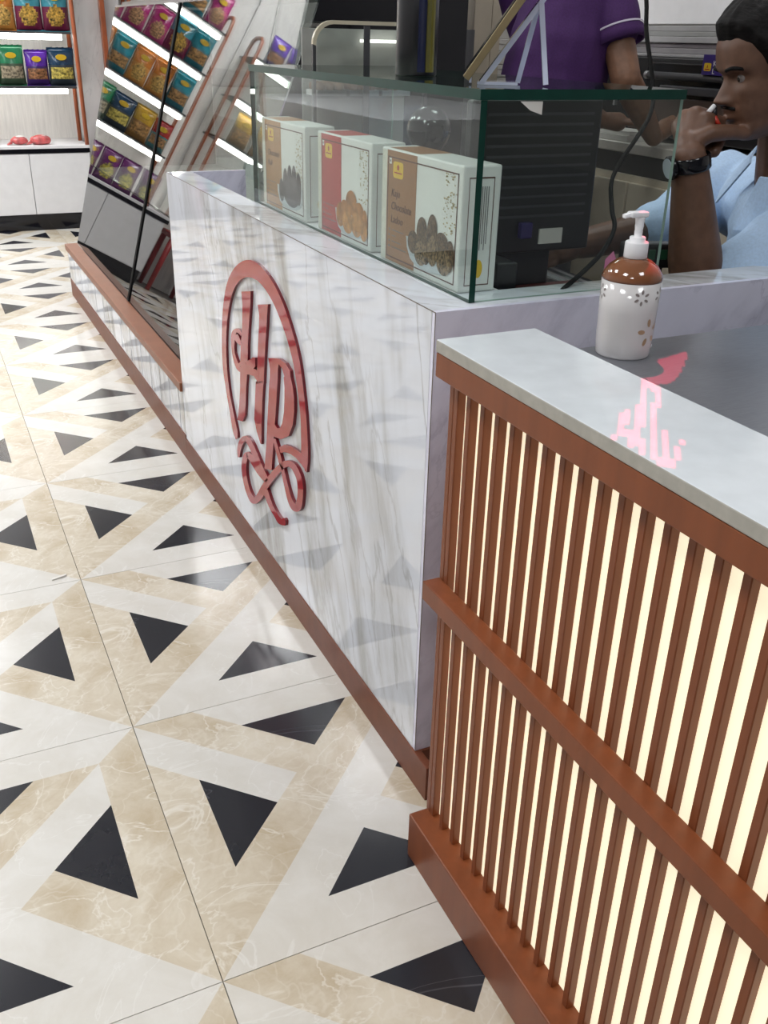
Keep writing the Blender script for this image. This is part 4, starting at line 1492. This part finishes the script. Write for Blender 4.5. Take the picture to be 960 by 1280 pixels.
# things further left, seen in the slanted glass
t = thing('side_cabinet', 'white low cabinet with black kick along the left wall', 'cabinet', (-1.6, 5.2, 0))
MB().mat(BLACK_GLOSS).box(-2.38, -1.14, 4.0, 6.4, 0, .10).build('kick', None, t)
MB().mat(WHITE_LAM).box(-2.38, -1.12, 3.98, 6.42, .10, .80).build('body', None, t)
t = thing('red_stool', 'red plastic stool at the end of the far white cabinet', 'stool', (-0.62, 6.1, 0))
RP = M('red_plastic', (0.30, 0.015, 0.015), 0.35)
MB().mat(RP).box(-.78, -.48, 5.98, 6.26, .40, .44, .01).build('seat', None, t)
for a in (-.76, -.50):
    for b in (6.0, 6.24):
        MB().mat(RP).tube([(a, b, 0), (a * .97 - .02, b, .40)], [.018, .022], 8).build('leg', None, t)


# ------------------------------------------------------------------ snack bags
def bag_proto(name, top, low, food, w, h, d, windowed=True):
    """pillow bag standing at the origin, front towards -y"""
    root = bpy.data.objects.new('snack_bag', None)
    COL.objects.link(root)
    nx, nz = 14, 16
    foil = M('foil_' + name, top, 0.22, var=0.18, scale=14, bump=0.5)
    lowm = M('foil_low_' + name, low, 0.28, var=0.18, scale=14, bump=0.4)
    foodm = M('food_' + name, food, 0.4, var=0.6, scale=70, bump=0.4)
    mb = MB()
    mb.mats = [foil, lowm, foodm]
    rnd = random.Random(hash(name) % 1000 if False else sum(map(ord, name)))
    sx, sz = rnd.uniform(0, 9), rnd.uniform(0, 9)
    for side in (-1, 1):
        g = []
        for j in range(nz + 1):
            v = j / nz
            row = []
            for i in range(nx + 1):
                u = i / nx
                bulge = (max(0, sin(pi * u)) ** 0.6) * (max(0, sin(pi * min(1, max(0, (v * 1.06 - .03))))) ** 0.55)
                ww = w * (1 - 0.05 * sin(pi * v))
                n_ = mnoise.noise(Vector((u * 4 + sx, v * 4 + sz, side))) * 0.008 + mnoise.noise(Vector((u * 11 + sz, v * 11 + sx, side))) * 0.003
                belly = 1.0 + 0.35 * (0.5 - v)
                row.append(mb.bm.verts.new(((u - .5) * ww, side * (d / 2 * bulge * belly + n_ * bulge) , v * h)))
            g.append(row)
        for j in range(nz):
            for i in range(nx):
                f = mb.bm.faces.new([g[j][i], g[j][i + 1], g[j + 1][i + 1], g[j + 1][i]])
                f.smooth = True
                u, v = (i + .5) / nx, (j + .5) / nz
                f.material_index = 0 if v > .56 else 1
                if side < 0 and windowed and .10 < u < .90 and .16 < v < .52:
                    f.material_index = 2
                if side < 0 and not windowed and ((u - .5) / .34) ** 2 + ((v - .36) / .24) ** 2 < 1:
                    f.material_index = 2
    bmesh.ops.remove_doubles(mb.bm, verts=mb.bm.verts, dist=1e-5)
    mb.build('pouch', mb.mats, root)
    for zc in (h * .985, h * .006):
        cr = MB().mat(foil)
        k = 9
        for i in range(k):
            xa, xb = (-.5 + i / k) * w * .98, (-.5 + (i + 1) / k) * w * .98
            dz = .010 if zc > .02 else .006
            cr.hexa([(xa, -.0015, zc - dz + .004), (xb, -.0015, zc - dz + .004), (xb, .0015, zc - dz + .004), (xa, .0015, zc - dz + .004),
                     (xa, -.0015, zc + dz), (xb, -.0015, zc + dz + (.003 if i % 2 else 0)), (xb, .0015, zc + dz + (.003 if i % 2 else 0)), (xa, .0015, zc + dz)])
        bmesh.ops.remove_doubles(cr.bm, verts=cr.bm.verts, dist=1e-4)
        cr.build('crimp', None, root)
    lg = MB().mat(YELLOW)
    yy = -d / 2 * .80 - .004
    q_ = [(.026 * cos(q * pi / 10) * w / .13, yy - .004, h * .77 + .017 * sin(q * pi / 10)) for q in range(20)]
    lg.prism(q_, (0, .012, 0))
    lo = lg.build('logo_print', None, root)
    lo['label'] = 'yellow oval logo'
    root['category'] = 'snack bag'
    return root


KINDS = {
    'green': ((0.02, 0.20, 0.09), (0.05, 0.09, 0.05), (0.38, 0.32, 0.22), .160, .225, .075, True),
    'purple': ((0.10, 0.02, 0.36), (0.05, 0.015, 0.14), (0.36, 0.16, 0.07), .140, .20, .07, True),
    'navy': ((0.012, 0.045, 0.10), (0.03, 0.045, 0.06), (0.58, 0.47, 0.10), .165, .215, .075, True),
    'maroon': ((0.05, 0.28, 0.36), (0.16, 0.012, 0.05), (0.55, 0.33, 0.06), .162, .245, .06, False),
    'orange': ((0.60, 0.20, 0.03), (0.60, 0.25, 0.05), (0.65, 0.38, 0.10), .145, .23, .06, False),
    'pink': ((0.42, 0.02, 0.18), (0.40, 0.03, 0.16), (0.55, 0.30, 0.15), .145, .22, .06, False),
    'teal': ((0.02, 0.25, 0.32), (0.02, 0.16, 0.20), (0.40, 0.22, 0.08), .15, .23, .075, True),
    'gold': ((0.50, 0.30, 0.03), (0.30, 0.14, 0.03), (0.45, 0.24, 0.08), .15, .22, .08, True),
    'red': ((0.36, 0.02, 0.02), (0.06, 0.22, 0.24), (0.45, 0.25, 0.1), .135, .20, .07, True),
    'plum': ((0.13, 0.015, 0.13), (0.11, 0.012, 0.10), (0.45, 0.38, 0.05), .14, .21, .07, False),
}
PROT = {}
ROWN = ['on the cabinet top', 'on the lowest rack shelf', 'on the second rack shelf', 'on the third rack shelf', 'on the top rack shelf']
ROWS = [  # z, first x, kinds from left to right
    (0.5225, -0.30, ['plum', 'plum', 'plum', 'plum']),
    (0.8683, -0.10, ['red', 'gold', 'navy', 'green', 'green', 'purple', 'navy']),
    (1.1783, -0.10, ['teal', 'orange', 'orange', 'teal', 'orange', 'maroon', 'maroon']),
    (1.4703, -0.10, ['teal', 'maroon', 'pink', 'pink', 'pink', 'orange', 'gold']),
    (1.7603, -0.10, ['pink', 'teal', 'plum', 'gold', 'orange', 'green', 'purple']),
]
CNT = ['leftmost', 'second from left', 'third from left', 'fourth from left', 'fifth from left', 'sixth from left', 'rightmost']
LOOK = {'green': 'green snack bag with clear window', 'purple': 'violet snack bag of brown mix', 'navy': 'navy snack bag of yellow chips', 'maroon': 'maroon and teal snack bag',
        'orange': 'orange snack bag', 'pink': 'magenta snack bag', 'teal': 'teal snack bag', 'gold': 'golden snack bag', 'red': 'red snack bag', 'plum': 'dark plum snack bag'}
XPOS = {1: [-.125, .015, .17, .325, .475, .628, .778], 2: [-.12, .03, .175, .32, .465, .617, .777], 3: [-.12, .03, .18, .33, .48, .63, .77], 4: [-.12, .03, .18, .33, .48, .63, .77],
        0: [-.20, -.05, .09, .235]}
for r, (z, xstart, kinds) in enumerate(ROWS):
    for i, kd in enumerate(kinds):
        lab = '%s, %s %s' % (LOOK[kd], CNT[i] if r else ['leftmost', 'second from left', 'third from left', 'rightmost of the standing ones'][i], ROWN[r])
        x = XPOS[r][i]
        y = FY + .15
        rz = ((i * 37 + r * 13) % 11 - 5) * .012
        if kd not in PROT:
            root = bag_proto(kd, *KINDS[kd])
            root.location = (x, y, z)
            root.rotation_euler = (0, 0, rz)
            root['label'] = lab
            root['group'] = 'snack bags on the far rack'
            PROT[kd] = root
        else:
            copy_tree(PROT[kd], (x, y, z), rz, lab, 'snack bags on the far rack')
for i, (x, z, where) in enumerate(((-.60, 1.7603, 'rightmost on the top shelf of the left rack'), (-.75, 1.7603, 'second from right on the top shelf of the left rack'),
                                   (-.90, 1.7603, 'third from right on the top shelf of the left rack'),
                                   (-.62, 1.1783, 'rightmost on the second shelf of the left rack'), (-.80, 1.1783, 'second from right on the second shelf of the left rack'))):
    copy_tree(PROT['purple' if z > 1.5 else 'gold'], (x, FY + .16, z), .03, '%s snack bag %s' % ('violet' if z > 1.5 else 'golden', where), 'snack bags on the left rack')
# two pink packets lying on the cabinet top
for i, (x, sc, lab) in enumerate(((0.455, .9, 'smaller pink packet lying on the far cabinet top'), (0.585, 1.1, 'larger pink packet lying on the far cabinet top'))):
    t = thing('pink_packet', lab, 'packet', (x, FY + .09, 0.5225), 'pink packets on the far cabinet')
    mb = MB().mat(M('pink_film', (0.55, 0.10, 0.10), 0.3, var=.3, scale=30, bump=.4))
    mb.ball((x, FY + .09, .5225 + .027), .06 * sc, 3, (1.0, .7, .48))
    for v in mb.bm.verts:
        v.co += Vector((0, 0, mnoise.noise(v.co * 40) * .006))
        v.co.z = max(v.co.z, .5228)
    mb.build('pouch', None, t)
    MB().mat(BOX_WHITE).ball((x + .005, FY + .085, .5225 + .050), .03 * sc, 2, (1.0, .6, .22)).build('label_patch', None, t)
    MB().mat(MATS['pink_film']).hexa([(x - .085 * sc, FY + .07, .524), (x - .05 * sc, FY + .07, .53), (x - .05 * sc, FY + .12, .53), (x - .085 * sc, FY + .11, .524),
                                      (x - .085 * sc, FY + .07, .526), (x - .05 * sc, FY + .07, .55), (x - .05 * sc, FY + .12, .55), (x - .085 * sc, FY + .11, .526)]).build('tail', None, t)


# ------------------------------------------------------------------ people
def lerp_tab(tab, z):
    for (z0, v0), (z1, v1) in zip(tab, tab[1:]):
        if z <= z1:
            k = (z - z0) / (z1 - z0)
            k = max(0, min(1, k))
            return v0 + (v1 - v0) * k
    return tab[-1][1]


FRONT = [(0, .060), (.008, .080), (.018, .087), (.032, .081), (.044, .0845), (.056, .086), (.068, .084), (.080, .083), (.095, .082), (.108, .083), (.12, .090), (.135, .091), (.155, .089), (.175, .080), (.195, .062), (.212, .036), (.222, .012), (.2255, 0)]
BACK = [(0, .010), (.02, -.02), (.04, -.050), (.07, -.075), (.10, -.088), (.13, -.097), (.16, -.096), (.185, -.083), (.205, -.056), (.219, -.022), (.2255, 0)]
HALF = [(0, .022), (.010, .036), (.025, .047), (.05, .057), (.075, .063), (.10, .067), (.13, .072), (.16, .072), (.185, .061), (.205, .043), (.219, .020), (.2255, 0.001)]


def smooth_tab(tab, z, w=.006):
    return sum(lerp_tab(tab, z + k * w / 2) * q for k, q in ((-2, .1), (-1, .2), (0, .4), (1, .2), (2, .1)))


def g2(x, z, x0, z0, sx, sz):
    return exp(-((x - x0) / sx) ** 2 - ((z - z0) / sz) ** 2)


def head_pt(phi, z, off=0.0):
    """phi 0 = face front; returns local point (x right, y forward, z up)"""
    fr, bk, hw_ = smooth_tab(FRONT, z), smooth_tab(BACK, z), smooth_tab(HALF, z)
    cy = (fr + bk) / 2
    ry = (fr - bk) / 2
    c, s = cos(phi), sin(phi)
    e = 0.86
    x = hw_ * (abs(s) ** e) * (1 if s >= 0 else -1)
    y = cy + ry * (abs(c) ** e) * (1 if c >= 0 else -1)
    d = 0.0
    if c > 0:
        # nose
        if .060 < z < .118:
            k = (.112 - z) / (.112 - .074)
            am = .026 * max(0, min(1, k)) ** 1.1
            if z < .074:
                am = .026 * max(0, 1 - ((.074 - z) / .0105)) ** .6
            d += am * exp(-(x / (.0095 + .003 * max(0, min(1, k)))) ** 2)
        d += .010 * (g2(x, z, .0125, .0705, .0065, .006) + g2(x, z, -.0125, .0705, .0065, .006))
        for sg in (-1, 1):
            d -= .0105 * g2(x, z, sg * .030, .105, .016, .0095)
            d += .0055 * g2(x, z, sg * .031, .1035, .0115, .006)
            d += .0045 * g2(x, z, sg * .028, .1195, .02, .006)
            d += .005 * g2(x, z, sg * .043, .083, .018, .014)
        d += .0065 * g2(x, z, 0, .0565, .019, .0042) + .0075 * g2(x, z, 0, .0450, .0165, .0050)
        d -= .0035 * g2(x, z, 0, .0508, .022, .0018)
        d -= .003 * g2(x, z, 0, .0345, .02, .005)
        d += .003 * g2(x, z, 0, .018, .016, .010)
    y += d
    p = Vector((x, y, z))
    if off:
        n = Vector((s * ry, c * hw_, 0.9 * hw_ * ((z - .11) / .11)))
        if n.length > 1e-6:
            p += n.normalized() * off
    return p


def head_grid(mb, mtx, off=None, nphi=72, nz=76, z0=0.0, z1=0.2255):
    rows = []
    for j in range(nz + 1):
        z = z0 + (z1 - z0) * j / nz
        row = []
        for i in range(nphi):
            ph = 2 * pi * i / nphi
            o = off(ph, z) if off else 0.0
            row.append(mb.bm.verts.new(mtx @ head_pt(ph, min(z, .2253), o)))
        rows.append(row)
    fs = []
    for a, b in zip(rows, rows[1:]):
        for i in range(nphi):
            fs.append(mb.bm.faces.new([a[i], a[(i + 1) % nphi], b[(i + 1) % nphi], b[i]]))
    fs.append(mb.bm.faces.new(rows[0][::-1]))
    fs.append(mb.bm.faces.new(rows[-1]))
    mb._tag(fs, True)


def hair_off(ph, z):
    a = abs((ph + pi) % (2 * pi) - pi)       # 0 front .. pi back
    # hairline height by angle
    line = lerp_tab([(0, .168), (.5, .170), (.85, .160), (1.05, .140), (1.25, .105), (1.5, .112), (1.8, .085), (2.2, .055), (3.2, .045)], a)
    k = (z - line) / .014
    k = max(-1, min(1, k))
    n_ = mnoise.noise(Vector((sin(ph) * 5, cos(ph) * 5, z * 40))) * .004 + mnoise.noise(Vector((sin(ph) * 14, cos(ph) * 14, z * 110))) * .002
    full = .013 + (.005 * max(0, 1 - a / 1.1) * max(0, min(1, (z - .165) / .02))) + n_
    return -.008 + (full + .008) * (0.5 + 0.5 * k) if k > -1 else -.008


def frame_of(face, pitch, pos):
    """pos = chin point of the head (local origin)"""
    f = Vector(face).normalized()
    rgt = f.cross(Vector((0, 0, 1))).normalized()
    f2 = (f * cos(pitch) - Vector((0, 0, 1)) * sin(pitch)).normalized()
    u2 = rgt.cross(f2).normalized()
    m = Matrix((rgt, f2, u2)).transposed().to_4x4()
    return Matrix.Translation(Vector(pos)) @ m


def patch(mtx, u0, u1, zlow, zhigh, off, m, name, parent, nu=14, nv=5, thick=.0025):
    """hair patch lying on the face: u is lateral angle, zlow/zhigh are functions of 0..1"""
    mb = MB().mat(m)
    f_rows, b_rows = [], []
    for j in range(nv + 1):
        fr_, br_ = [], []
        for i in range(nu + 1):
            k = i / nu
            ph = u0 + (u1 - u0) * k
            z = zlow(k) + (zhigh(k) - zlow(k)) * j / nv
            e = sin(pi * min(1, max(0, k))) ** .4 * sin(pi * j / nv) ** .5 if 0 < j < nv else 0
            fr_.append(mb.bm.verts.new(mtx @ head_pt(ph, z, off * e - .0006)))
            br_.append(mb.bm.verts.new(mtx @ head_pt(ph, z, -.003)))
        f_rows.append(fr_)
        b_rows.append(br_)
    fs = []
    for R in (f_rows, b_rows):
        for a, b in zip(R, R[1:]):
            for i in range(nu):
                fs.append(mb.bm.faces.new([a[i], a[i + 1], b[i + 1], b[i]]))
    mb._tag(fs, True)
    return mb.build(name, None, parent)


def make_head_extras(mtx, root, moustache=True):
    hm = MB().mat(HAIR)
    head_grid(hm, mtx, hair_off, 96, 90, .03, .2255)
    hm.build('hair', None, root)
    for sg in (-1, 1):
        c = mtx @ (head_pt(sg * .375, .1045) - Vector((0, .0082, 0)))
        eb = MB().mat(M('eye_white', (0.20, 0.17, 0.16), 0.15, var=.02)).ball(c, .0112, 3)
        e = eb.build('eye', None, root)
        fd = (mtx.to_3x3() @ Vector((sg * .12, 1, -.12))).normalized()
        MB().mat(M('dark_iris', (0.012, 0.007, 0.005), 0.12)).ball(c + fd * .0068, .0056, 2).build('iris', None, e)
        patch(mtx, sg * .16, sg * .68, lambda k: .1165 + .006 * sin(pi * k * .8) - .004 * k, lambda k: .1225 + .0065 * sin(pi * k * .8) - .004 * k, .004, HAIR, 'eyebrow', root)
    if moustache:
        patch(mtx, -.40, .40, lambda k: .0545 + .0045 * sin(pi * k), lambda k: .0610 + .0050 * sin(pi * k), .0040, HAIR, 'moustache', root, 18)


def ears(mb, mtx):
    for sg in (-1, 1):
        c = mtx @ Vector((sg * .072, -.012, .095))
        mb.ball(c, .03, 2, (.28, .6, 1.0), mtx.to_3x3())


# --- seated man in the blue shirt, chin on his fist
HD = 1.62
face = (-0.90, 0.30, 0)
chin = at(921, 163, HD + .02)
hm = frame_of(face, radians(15), chin - Vector(face).normalized() * .072)
root = thing('person', 'seated man in light blue shirt resting his chin on his fist', 'person', (1.22, 0.52, 0.0))
mb = MB()
head_grid(mb, hm)
ears(mb, hm)
neck_top = hm @ Vector((0, -.030, .045))
neck_low = at(985, 232, HD + .13)
mb.capsule(neck_top, neck_low, .050, .060)
chest = at(1000, 330, HD + .27)
hips = chest + Vector((0.10, 0.0, -.40))
mb.capsule(neck_low + Vector((.02, 0, -.06)), chest, .06, .09)
mb.capsule(chest, hips, .10, .13)
# near arm: shoulder, elbow, wrist
shN, elN, wrN = at(1040, 272, 1.70), at(872, 388, 1.735), at(862, 196, 1.60)
mb.capsule(shN, elN, .054, .050)
fm = elN.lerp(wrN, .38)
mb.capsule(elN, fm, .0475, .0465, 32)
mb.capsule(fm, wrN, .0465, .028, 32)
# far arm
shF, elF, wrF = at(905, 235, 2.04), at(838, 282, 1.96), at(725, 305, 1.90)
mb.capsule(shF, elF, .054, .046)
mb.capsule(elF, wrF, .044, .029)
palmF = at(700, 312, 1.89)
mb.capsule(wrF, palmF, .024, .03)
for k in range(4):
    a = palmF + Vector((-.02, -.01 + .0, .02 - .014 * k))
    b = a + Vector((-.035, .01, -.012))
    mb.capsule(a, b, .0095, .009, 10)
    mb.capsule(b, b + Vector((-.02, .006, -.02)), .009, .008, 10)
mb.capsule(palmF + Vector((0, -.01, .02)), palmF + Vector((-.035, -.02, .035)), .011, .009, 10)
D = 1.60


def hp(u, v, dd=0.0):
    return at(u, v, D + dd)


PXM = D / FPX
# palm
for (u, v, dd, r1) in ((880, 151, .0, 11), (868, 145, .008, 12), (857, 148, .018, 12), (849, 158, .028, 11)):
    mb.capsule(hp(861, 182, .008), hp(u, v, dd), 15 * PXM, r1 * PXM, 12)
mb.capsule(hp(862, 196, .0), hp(861, 180, .006), 19 * PXM, 18 * PXM, 12)
for chain in (((882, 149, .0, 9.6), (898, 153, .028, 8.8), (899, 176, .034, 8.2), (893, 190, .022, 7.4)),
              ((870, 142, .008, 9.6), (889, 147, .040, 9.0), (889, 178, .046, 8.2), (882, 194, .026, 7.6)),
              ((858, 146, .018, 9.2), (878, 152, .052, 8.6), (878, 180, .056, 8.0), (871, 193, .036, 7.4)),
              ((849, 157, .028, 8.6), (866, 162, .060, 8.0), (866, 182, .060, 7.4), (861, 190, .044, 7.0))):
    for (u, v, dd, r1), (u2, v2, d2, r2) in zip(chain, chain[1:]):
        mb.capsule(hp(u, v, dd), hp(u2, v2, d2), r1 * PXM, r2 * PXM, 12)
# thumb along the jaw
th = ((868, 176, -.004, 12), (888, 167, -.006, 11), (912, 165, .002, 9.5), (931, 167, .012, 8.0))
for (u, v, dd, r1), (u2, v2, d2, r2) in zip(th, th[1:]):
    mb.capsule(hp(u, v, dd), hp(u2, v2, d2), r1 * PXM, r2 * PXM, 12)
# thighs, hidden below the counter
for s_ in (-1, 1):
    k0 = hips + Vector((0, .09 * s_, -.03))
    k1 = k0 + Vector((-.32, .02 * s_, .0))
    mb.capsule(k0, k1, .075, .06)
    mb.capsule(k1, Vector((k1.x + .02, k1.y, .09)), .055, .04)
    mb.capsule(Vector((k1.x + .02, k1.y, .06)), Vector((k1.x - .10, k1.y, .04)), .04, .035)
body = link_mesh(remeshed(mb, .0026, 6), 'body', SKIN, root)
make_head_extras(hm, root)
NAIL = M('thumb_nail', (0.36, 0.22, 0.19), 0.3)
q = hp(929, 164.5, .004)
MB().mat(NAIL).ball(q, .0062, 2, (1.2, .8, .55)).build('nail', None, root)


def cloth(mb, voxel, name, m, root, amp=.006, fr=9.0, smooth=5):
    me = remeshed(mb, voxel, smooth)
    nrm_ = [v.normal.copy() for v in me.vertices]
    for v, q_ in zip(me.vertices, nrm_):
        n_ = mnoise.noise(v.co * fr) + .5 * mnoise.noise(v.co * fr * 2.3 + Vector((3, 1, 2)))
        v.co += q_ * (n_ * amp)
    return link_mesh(me, name, m, root)


mb = MB()
mb.capsule(neck_low + Vector((.015, 0, -.075)), chest, .108, .146, 32)
mb.capsule(chest, hips + Vector((0, 0, .04)), .146, .158)
mb.capsule(shN + Vector((0, .03, -.01)), shF + Vector((.04, -.02, -.02)), .088, .085)
sl = shN.lerp(elN, .66)
mb.capsule(shN, sl, .086, .073, 32)
mb.capsule(shN.lerp(elN, .60), shN.lerp(elN, .70), .078, .078)
mb.capsule(shF, elF, .078, .061)
mb.capsule(elF, elF.lerp(wrF, .20), .059, .057)
cloth(mb, .0055, 'shirt', SHIRT, root, .0055, 11)
# collar
cn = neck_low.lerp(neck_top, .30)
axn = (neck_top - neck_low).normalized()
fx = (Vector(face).normalized() - axn * Vector(face).normalized().dot(axn)).normalized()
sx_ = axn.cross(fx)
mb = MB().mat(SHIRT)
prev = None
for k in range(25):
    a = radians(22) + (2 * pi - radians(44)) * k / 24
    dirv = fx * cos(a) + sx_ * sin(a)
    front = max(0, cos(a))
    topv = cn + dirv * .064 + axn * (.030 - .030 * front)
    lowv = cn + dirv * (.096 + .030 * front) - axn * (.014 + .066 * front)
    cur = (topv, lowv, lowv + dirv * .004, topv + dirv * .004)
    if prev:
        mb.hexa([prev[0], prev[1], cur[1], cur[0], prev[3], prev[2], cur[2], cur[3]])
    prev = cur
mb.build('collar', None, root)
# watch
wc = elN.lerp(wrN, .965)
wax = (wrN - elN).normalized()
mb = MB().mat(BLACK_GLOSS)
mb.lathe([(.0335, -.012), (.0350, -.010), (.0345, .010), (.0325, .012)], wc, 32, axis=wax, capb=False, capt=False)
wo = mb.build('watch_strap', None, root)
wd = (-r_ * .92 - f_ * .25).normalized()
wd = (wd - wax * wd.dot(wax)).normalized()
MB().mat(BLACK_GLOSS).lathe([(.019, 0), (.020, .003), (.020, .007), (.018, .009)], wc + wd * .031, 28, axis=wd).build('watch_case', None, root)
MB().mat(M('pale_dial', (0.55, 0.62, 0.72), 0.15)).lathe([(.0165, 0), (.0165, .0012)], wc + wd * .0402, 28, axis=wd).build('watch_dial', None, root)
# pen in his fist
t = thing('pen', 'white and black pen with red grip held at the man\'s lips', 'pen', hp(890, 145, .02))
a, b, c, d = hp(886, 140, .004), hp(892, 136, .006), hp(894, 148, .012), hp(899, 158, .014)
MB().mat(WHITE_PLASTIC).tube([hp(885, 141, .0), hp(893, 132, .0)], .004, 10).build('cap', None, t)
MB().mat(BLACK).tube([hp(893, 132.5, .003), hp(893, 148, .006)], .0048, 10).build('barrel', None, t)
MB().mat(M('red_grip', (0.45, 0.03, 0.015), 0.4)).tube([hp(893, 146, .0), hp(899, 157, .004)], .0038, 10).build('grip', None, t)
# stool under him
t = thing('work_stool', 'round black stool under the seated man', 'stool', (hips.x, hips.y, 0))
MB().mat(BLACK).lathe([(.16, 0), (.17, .01), (.17, .03), (.15, .04)], (hips.x, hips.y, hips.z - .205), 28).build('seat', None, t)
MB().mat(SILVER).lathe([(.18, 0), (.18, .02), (.03, .035), (.03, hips.z - .205)], (hips.x, hips.y, 0), 24).build('pedestal', None, t)

# --- standing man in the purple polo shirt
SD = 2.72
root = thing('person', 'standing man in purple polo shirt working at the back counter', 'person', (1.56, 1.62, 0.0))
tc0 = at(690, 60, SD)
bx0, by0 = tc0.x, tc0.y
mb = MB()
hip = Vector((bx0 - .02, by0 + .02, .86))
ches = Vector((bx0 + .03, by0 - .01, 1.20))
nk = Vector((bx0 + .06, by0 - .02, 1.43))
hm2 = frame_of((.92, -.35, 0), radians(22), nk + Vector((.03, -.01, .06)))
head_grid(mb, hm2, None, 48, 48)
ears(mb, hm2)
mb.capsule(hm2 @ Vector((0, -.03, .04)), nk + Vector((0, 0, -.03)), .052, .06)
mb.capsule(nk + Vector((0, 0, -.08)), ches, .10, .12)
mb.capsule(ches, hip, .12, .13)
shR = at(752, -58, SD - .10)
elR = at(782, 98, SD - .06)
wrR = at(817, 172, SD + .20)
mb.capsule(shR, elR, .052, .042)
mb.capsule(elR, elR.lerp(wrR, .35), .040, .041)
mb.capsule(elR.lerp(wrR, .35), wrR, .041, .027)
pR = at(832, 160, SD + .27)
mb.capsule(wrR, pR, .024, .030)
for k in range(4):
    a = pR + Vector((.015, .02 - .014 * k, .02 - .004 * k))
    b = a + Vector((.028, .004, .008))
    mb.capsule(a, b, .0095, .009, 10)
    mb.capsule(b, b + Vector((.014, .0, -.018)), .009, .008, 10)
mb.capsule(pR + Vector((0, .02, 0)), pR + Vector((.03, .04, .002)), .011, .009, 10)
shL = Vector((bx0 - .02, by0 + .19, 1.37))
elL = Vector((bx0 + .10, by0 + .20, 1.10))
wrL = at(752, 150, SD + .35)
mb.capsule(shL, elL, .052, .042)
mb.capsule(elL, wrL, .040, .027)
pL = wrL + Vector((.06, -.01, -.006))
mb.capsule(wrL, pL, .024, .03)
for k in range(4):
    a = pL + Vector((.02, .022 - .014 * k, .004))
    b = a + Vector((.03, 0, -.002))
    mb.capsule(a, b, .0095, .009, 10)
    mb.capsule(b, b + Vector((.014, 0, -.014)), .009, .008, 10)
mb.capsule(pL + Vector((0, -.02, 0)), pL + Vector((.03, -.045, 0)), .011, .009, 10)
for s_ in (-1, 1):
    h0 = hip + Vector((0, .09 * s_, -.05))
    kn = Vector((h0.x + .02, h0.y, .47))
    an = Vector((h0.x, h0.y, .08))
    mb.capsule(h0, kn, .085, .06)
    mb.capsule(kn, an, .058, .042)
    mb.capsule(Vector((an.x, an.y, .045)), Vector((an.x + .15, an.y, .038)), .042, .035)
link_mesh(remeshed(mb, .004, 3), 'body', SKIN2, root)
make_head_extras(hm2, root, False)
mb = MB()
mb.capsule(nk + Vector((-.01, 0, -.10)), ches, .125, .150)
mb.capsule(ches, hip + Vector((0, 0, .02)), .150, .160)
mb.capsule(shR + Vector((0, .03, 0)), shL, .075, .075)
mb.capsule(shR, shR.lerp(elR, .60), .072, .066)
mb.capsule(shL, shL.lerp(elL, .60), .072, .066)
cloth(mb, .007, 'polo_shirt', PURPLE, root, .006, 8)
axs = (elR - shR).normalized()
mb = MB().mat(M('white_piping', (0.55, 0.50, 0.60), 0.7))
mb.lathe([(.0755, -.0025), (.0765, 0), (.0755, .0025)], shR.lerp(elR, .62), 32, axis=axs, capb=False, capt=False)
mb.build('sleeve_piping', None, root)
mb = MB().mat(PURPLE)
mb.lathe([(.0735, -.001), (.074, .012), (.073, .032), (.066, .033)], shR.lerp(elR, .63), 32, axis=axs, capb=False, capt=False)
mb.build('sleeve_hem', None, root)
mb = MB()
for s_ in (-1, 1):
    h0 = hip + Vector((0, .09 * s_, -.05))
    mb.capsule(h0, Vector((h0.x + .02, h0.y, .47)), .10, .078)
    mb.capsule(Vector((h0.x + .02, h0.y, .47)), Vector((h0.x, h0.y, .10)), .078, .068)
mb.capsule(hip + Vector((0, .05, 0)), hip + Vector((0, -.05, 0)), .13, .13)
cloth(mb, .009, 'trousers', TROUSER, root, .004, 7)
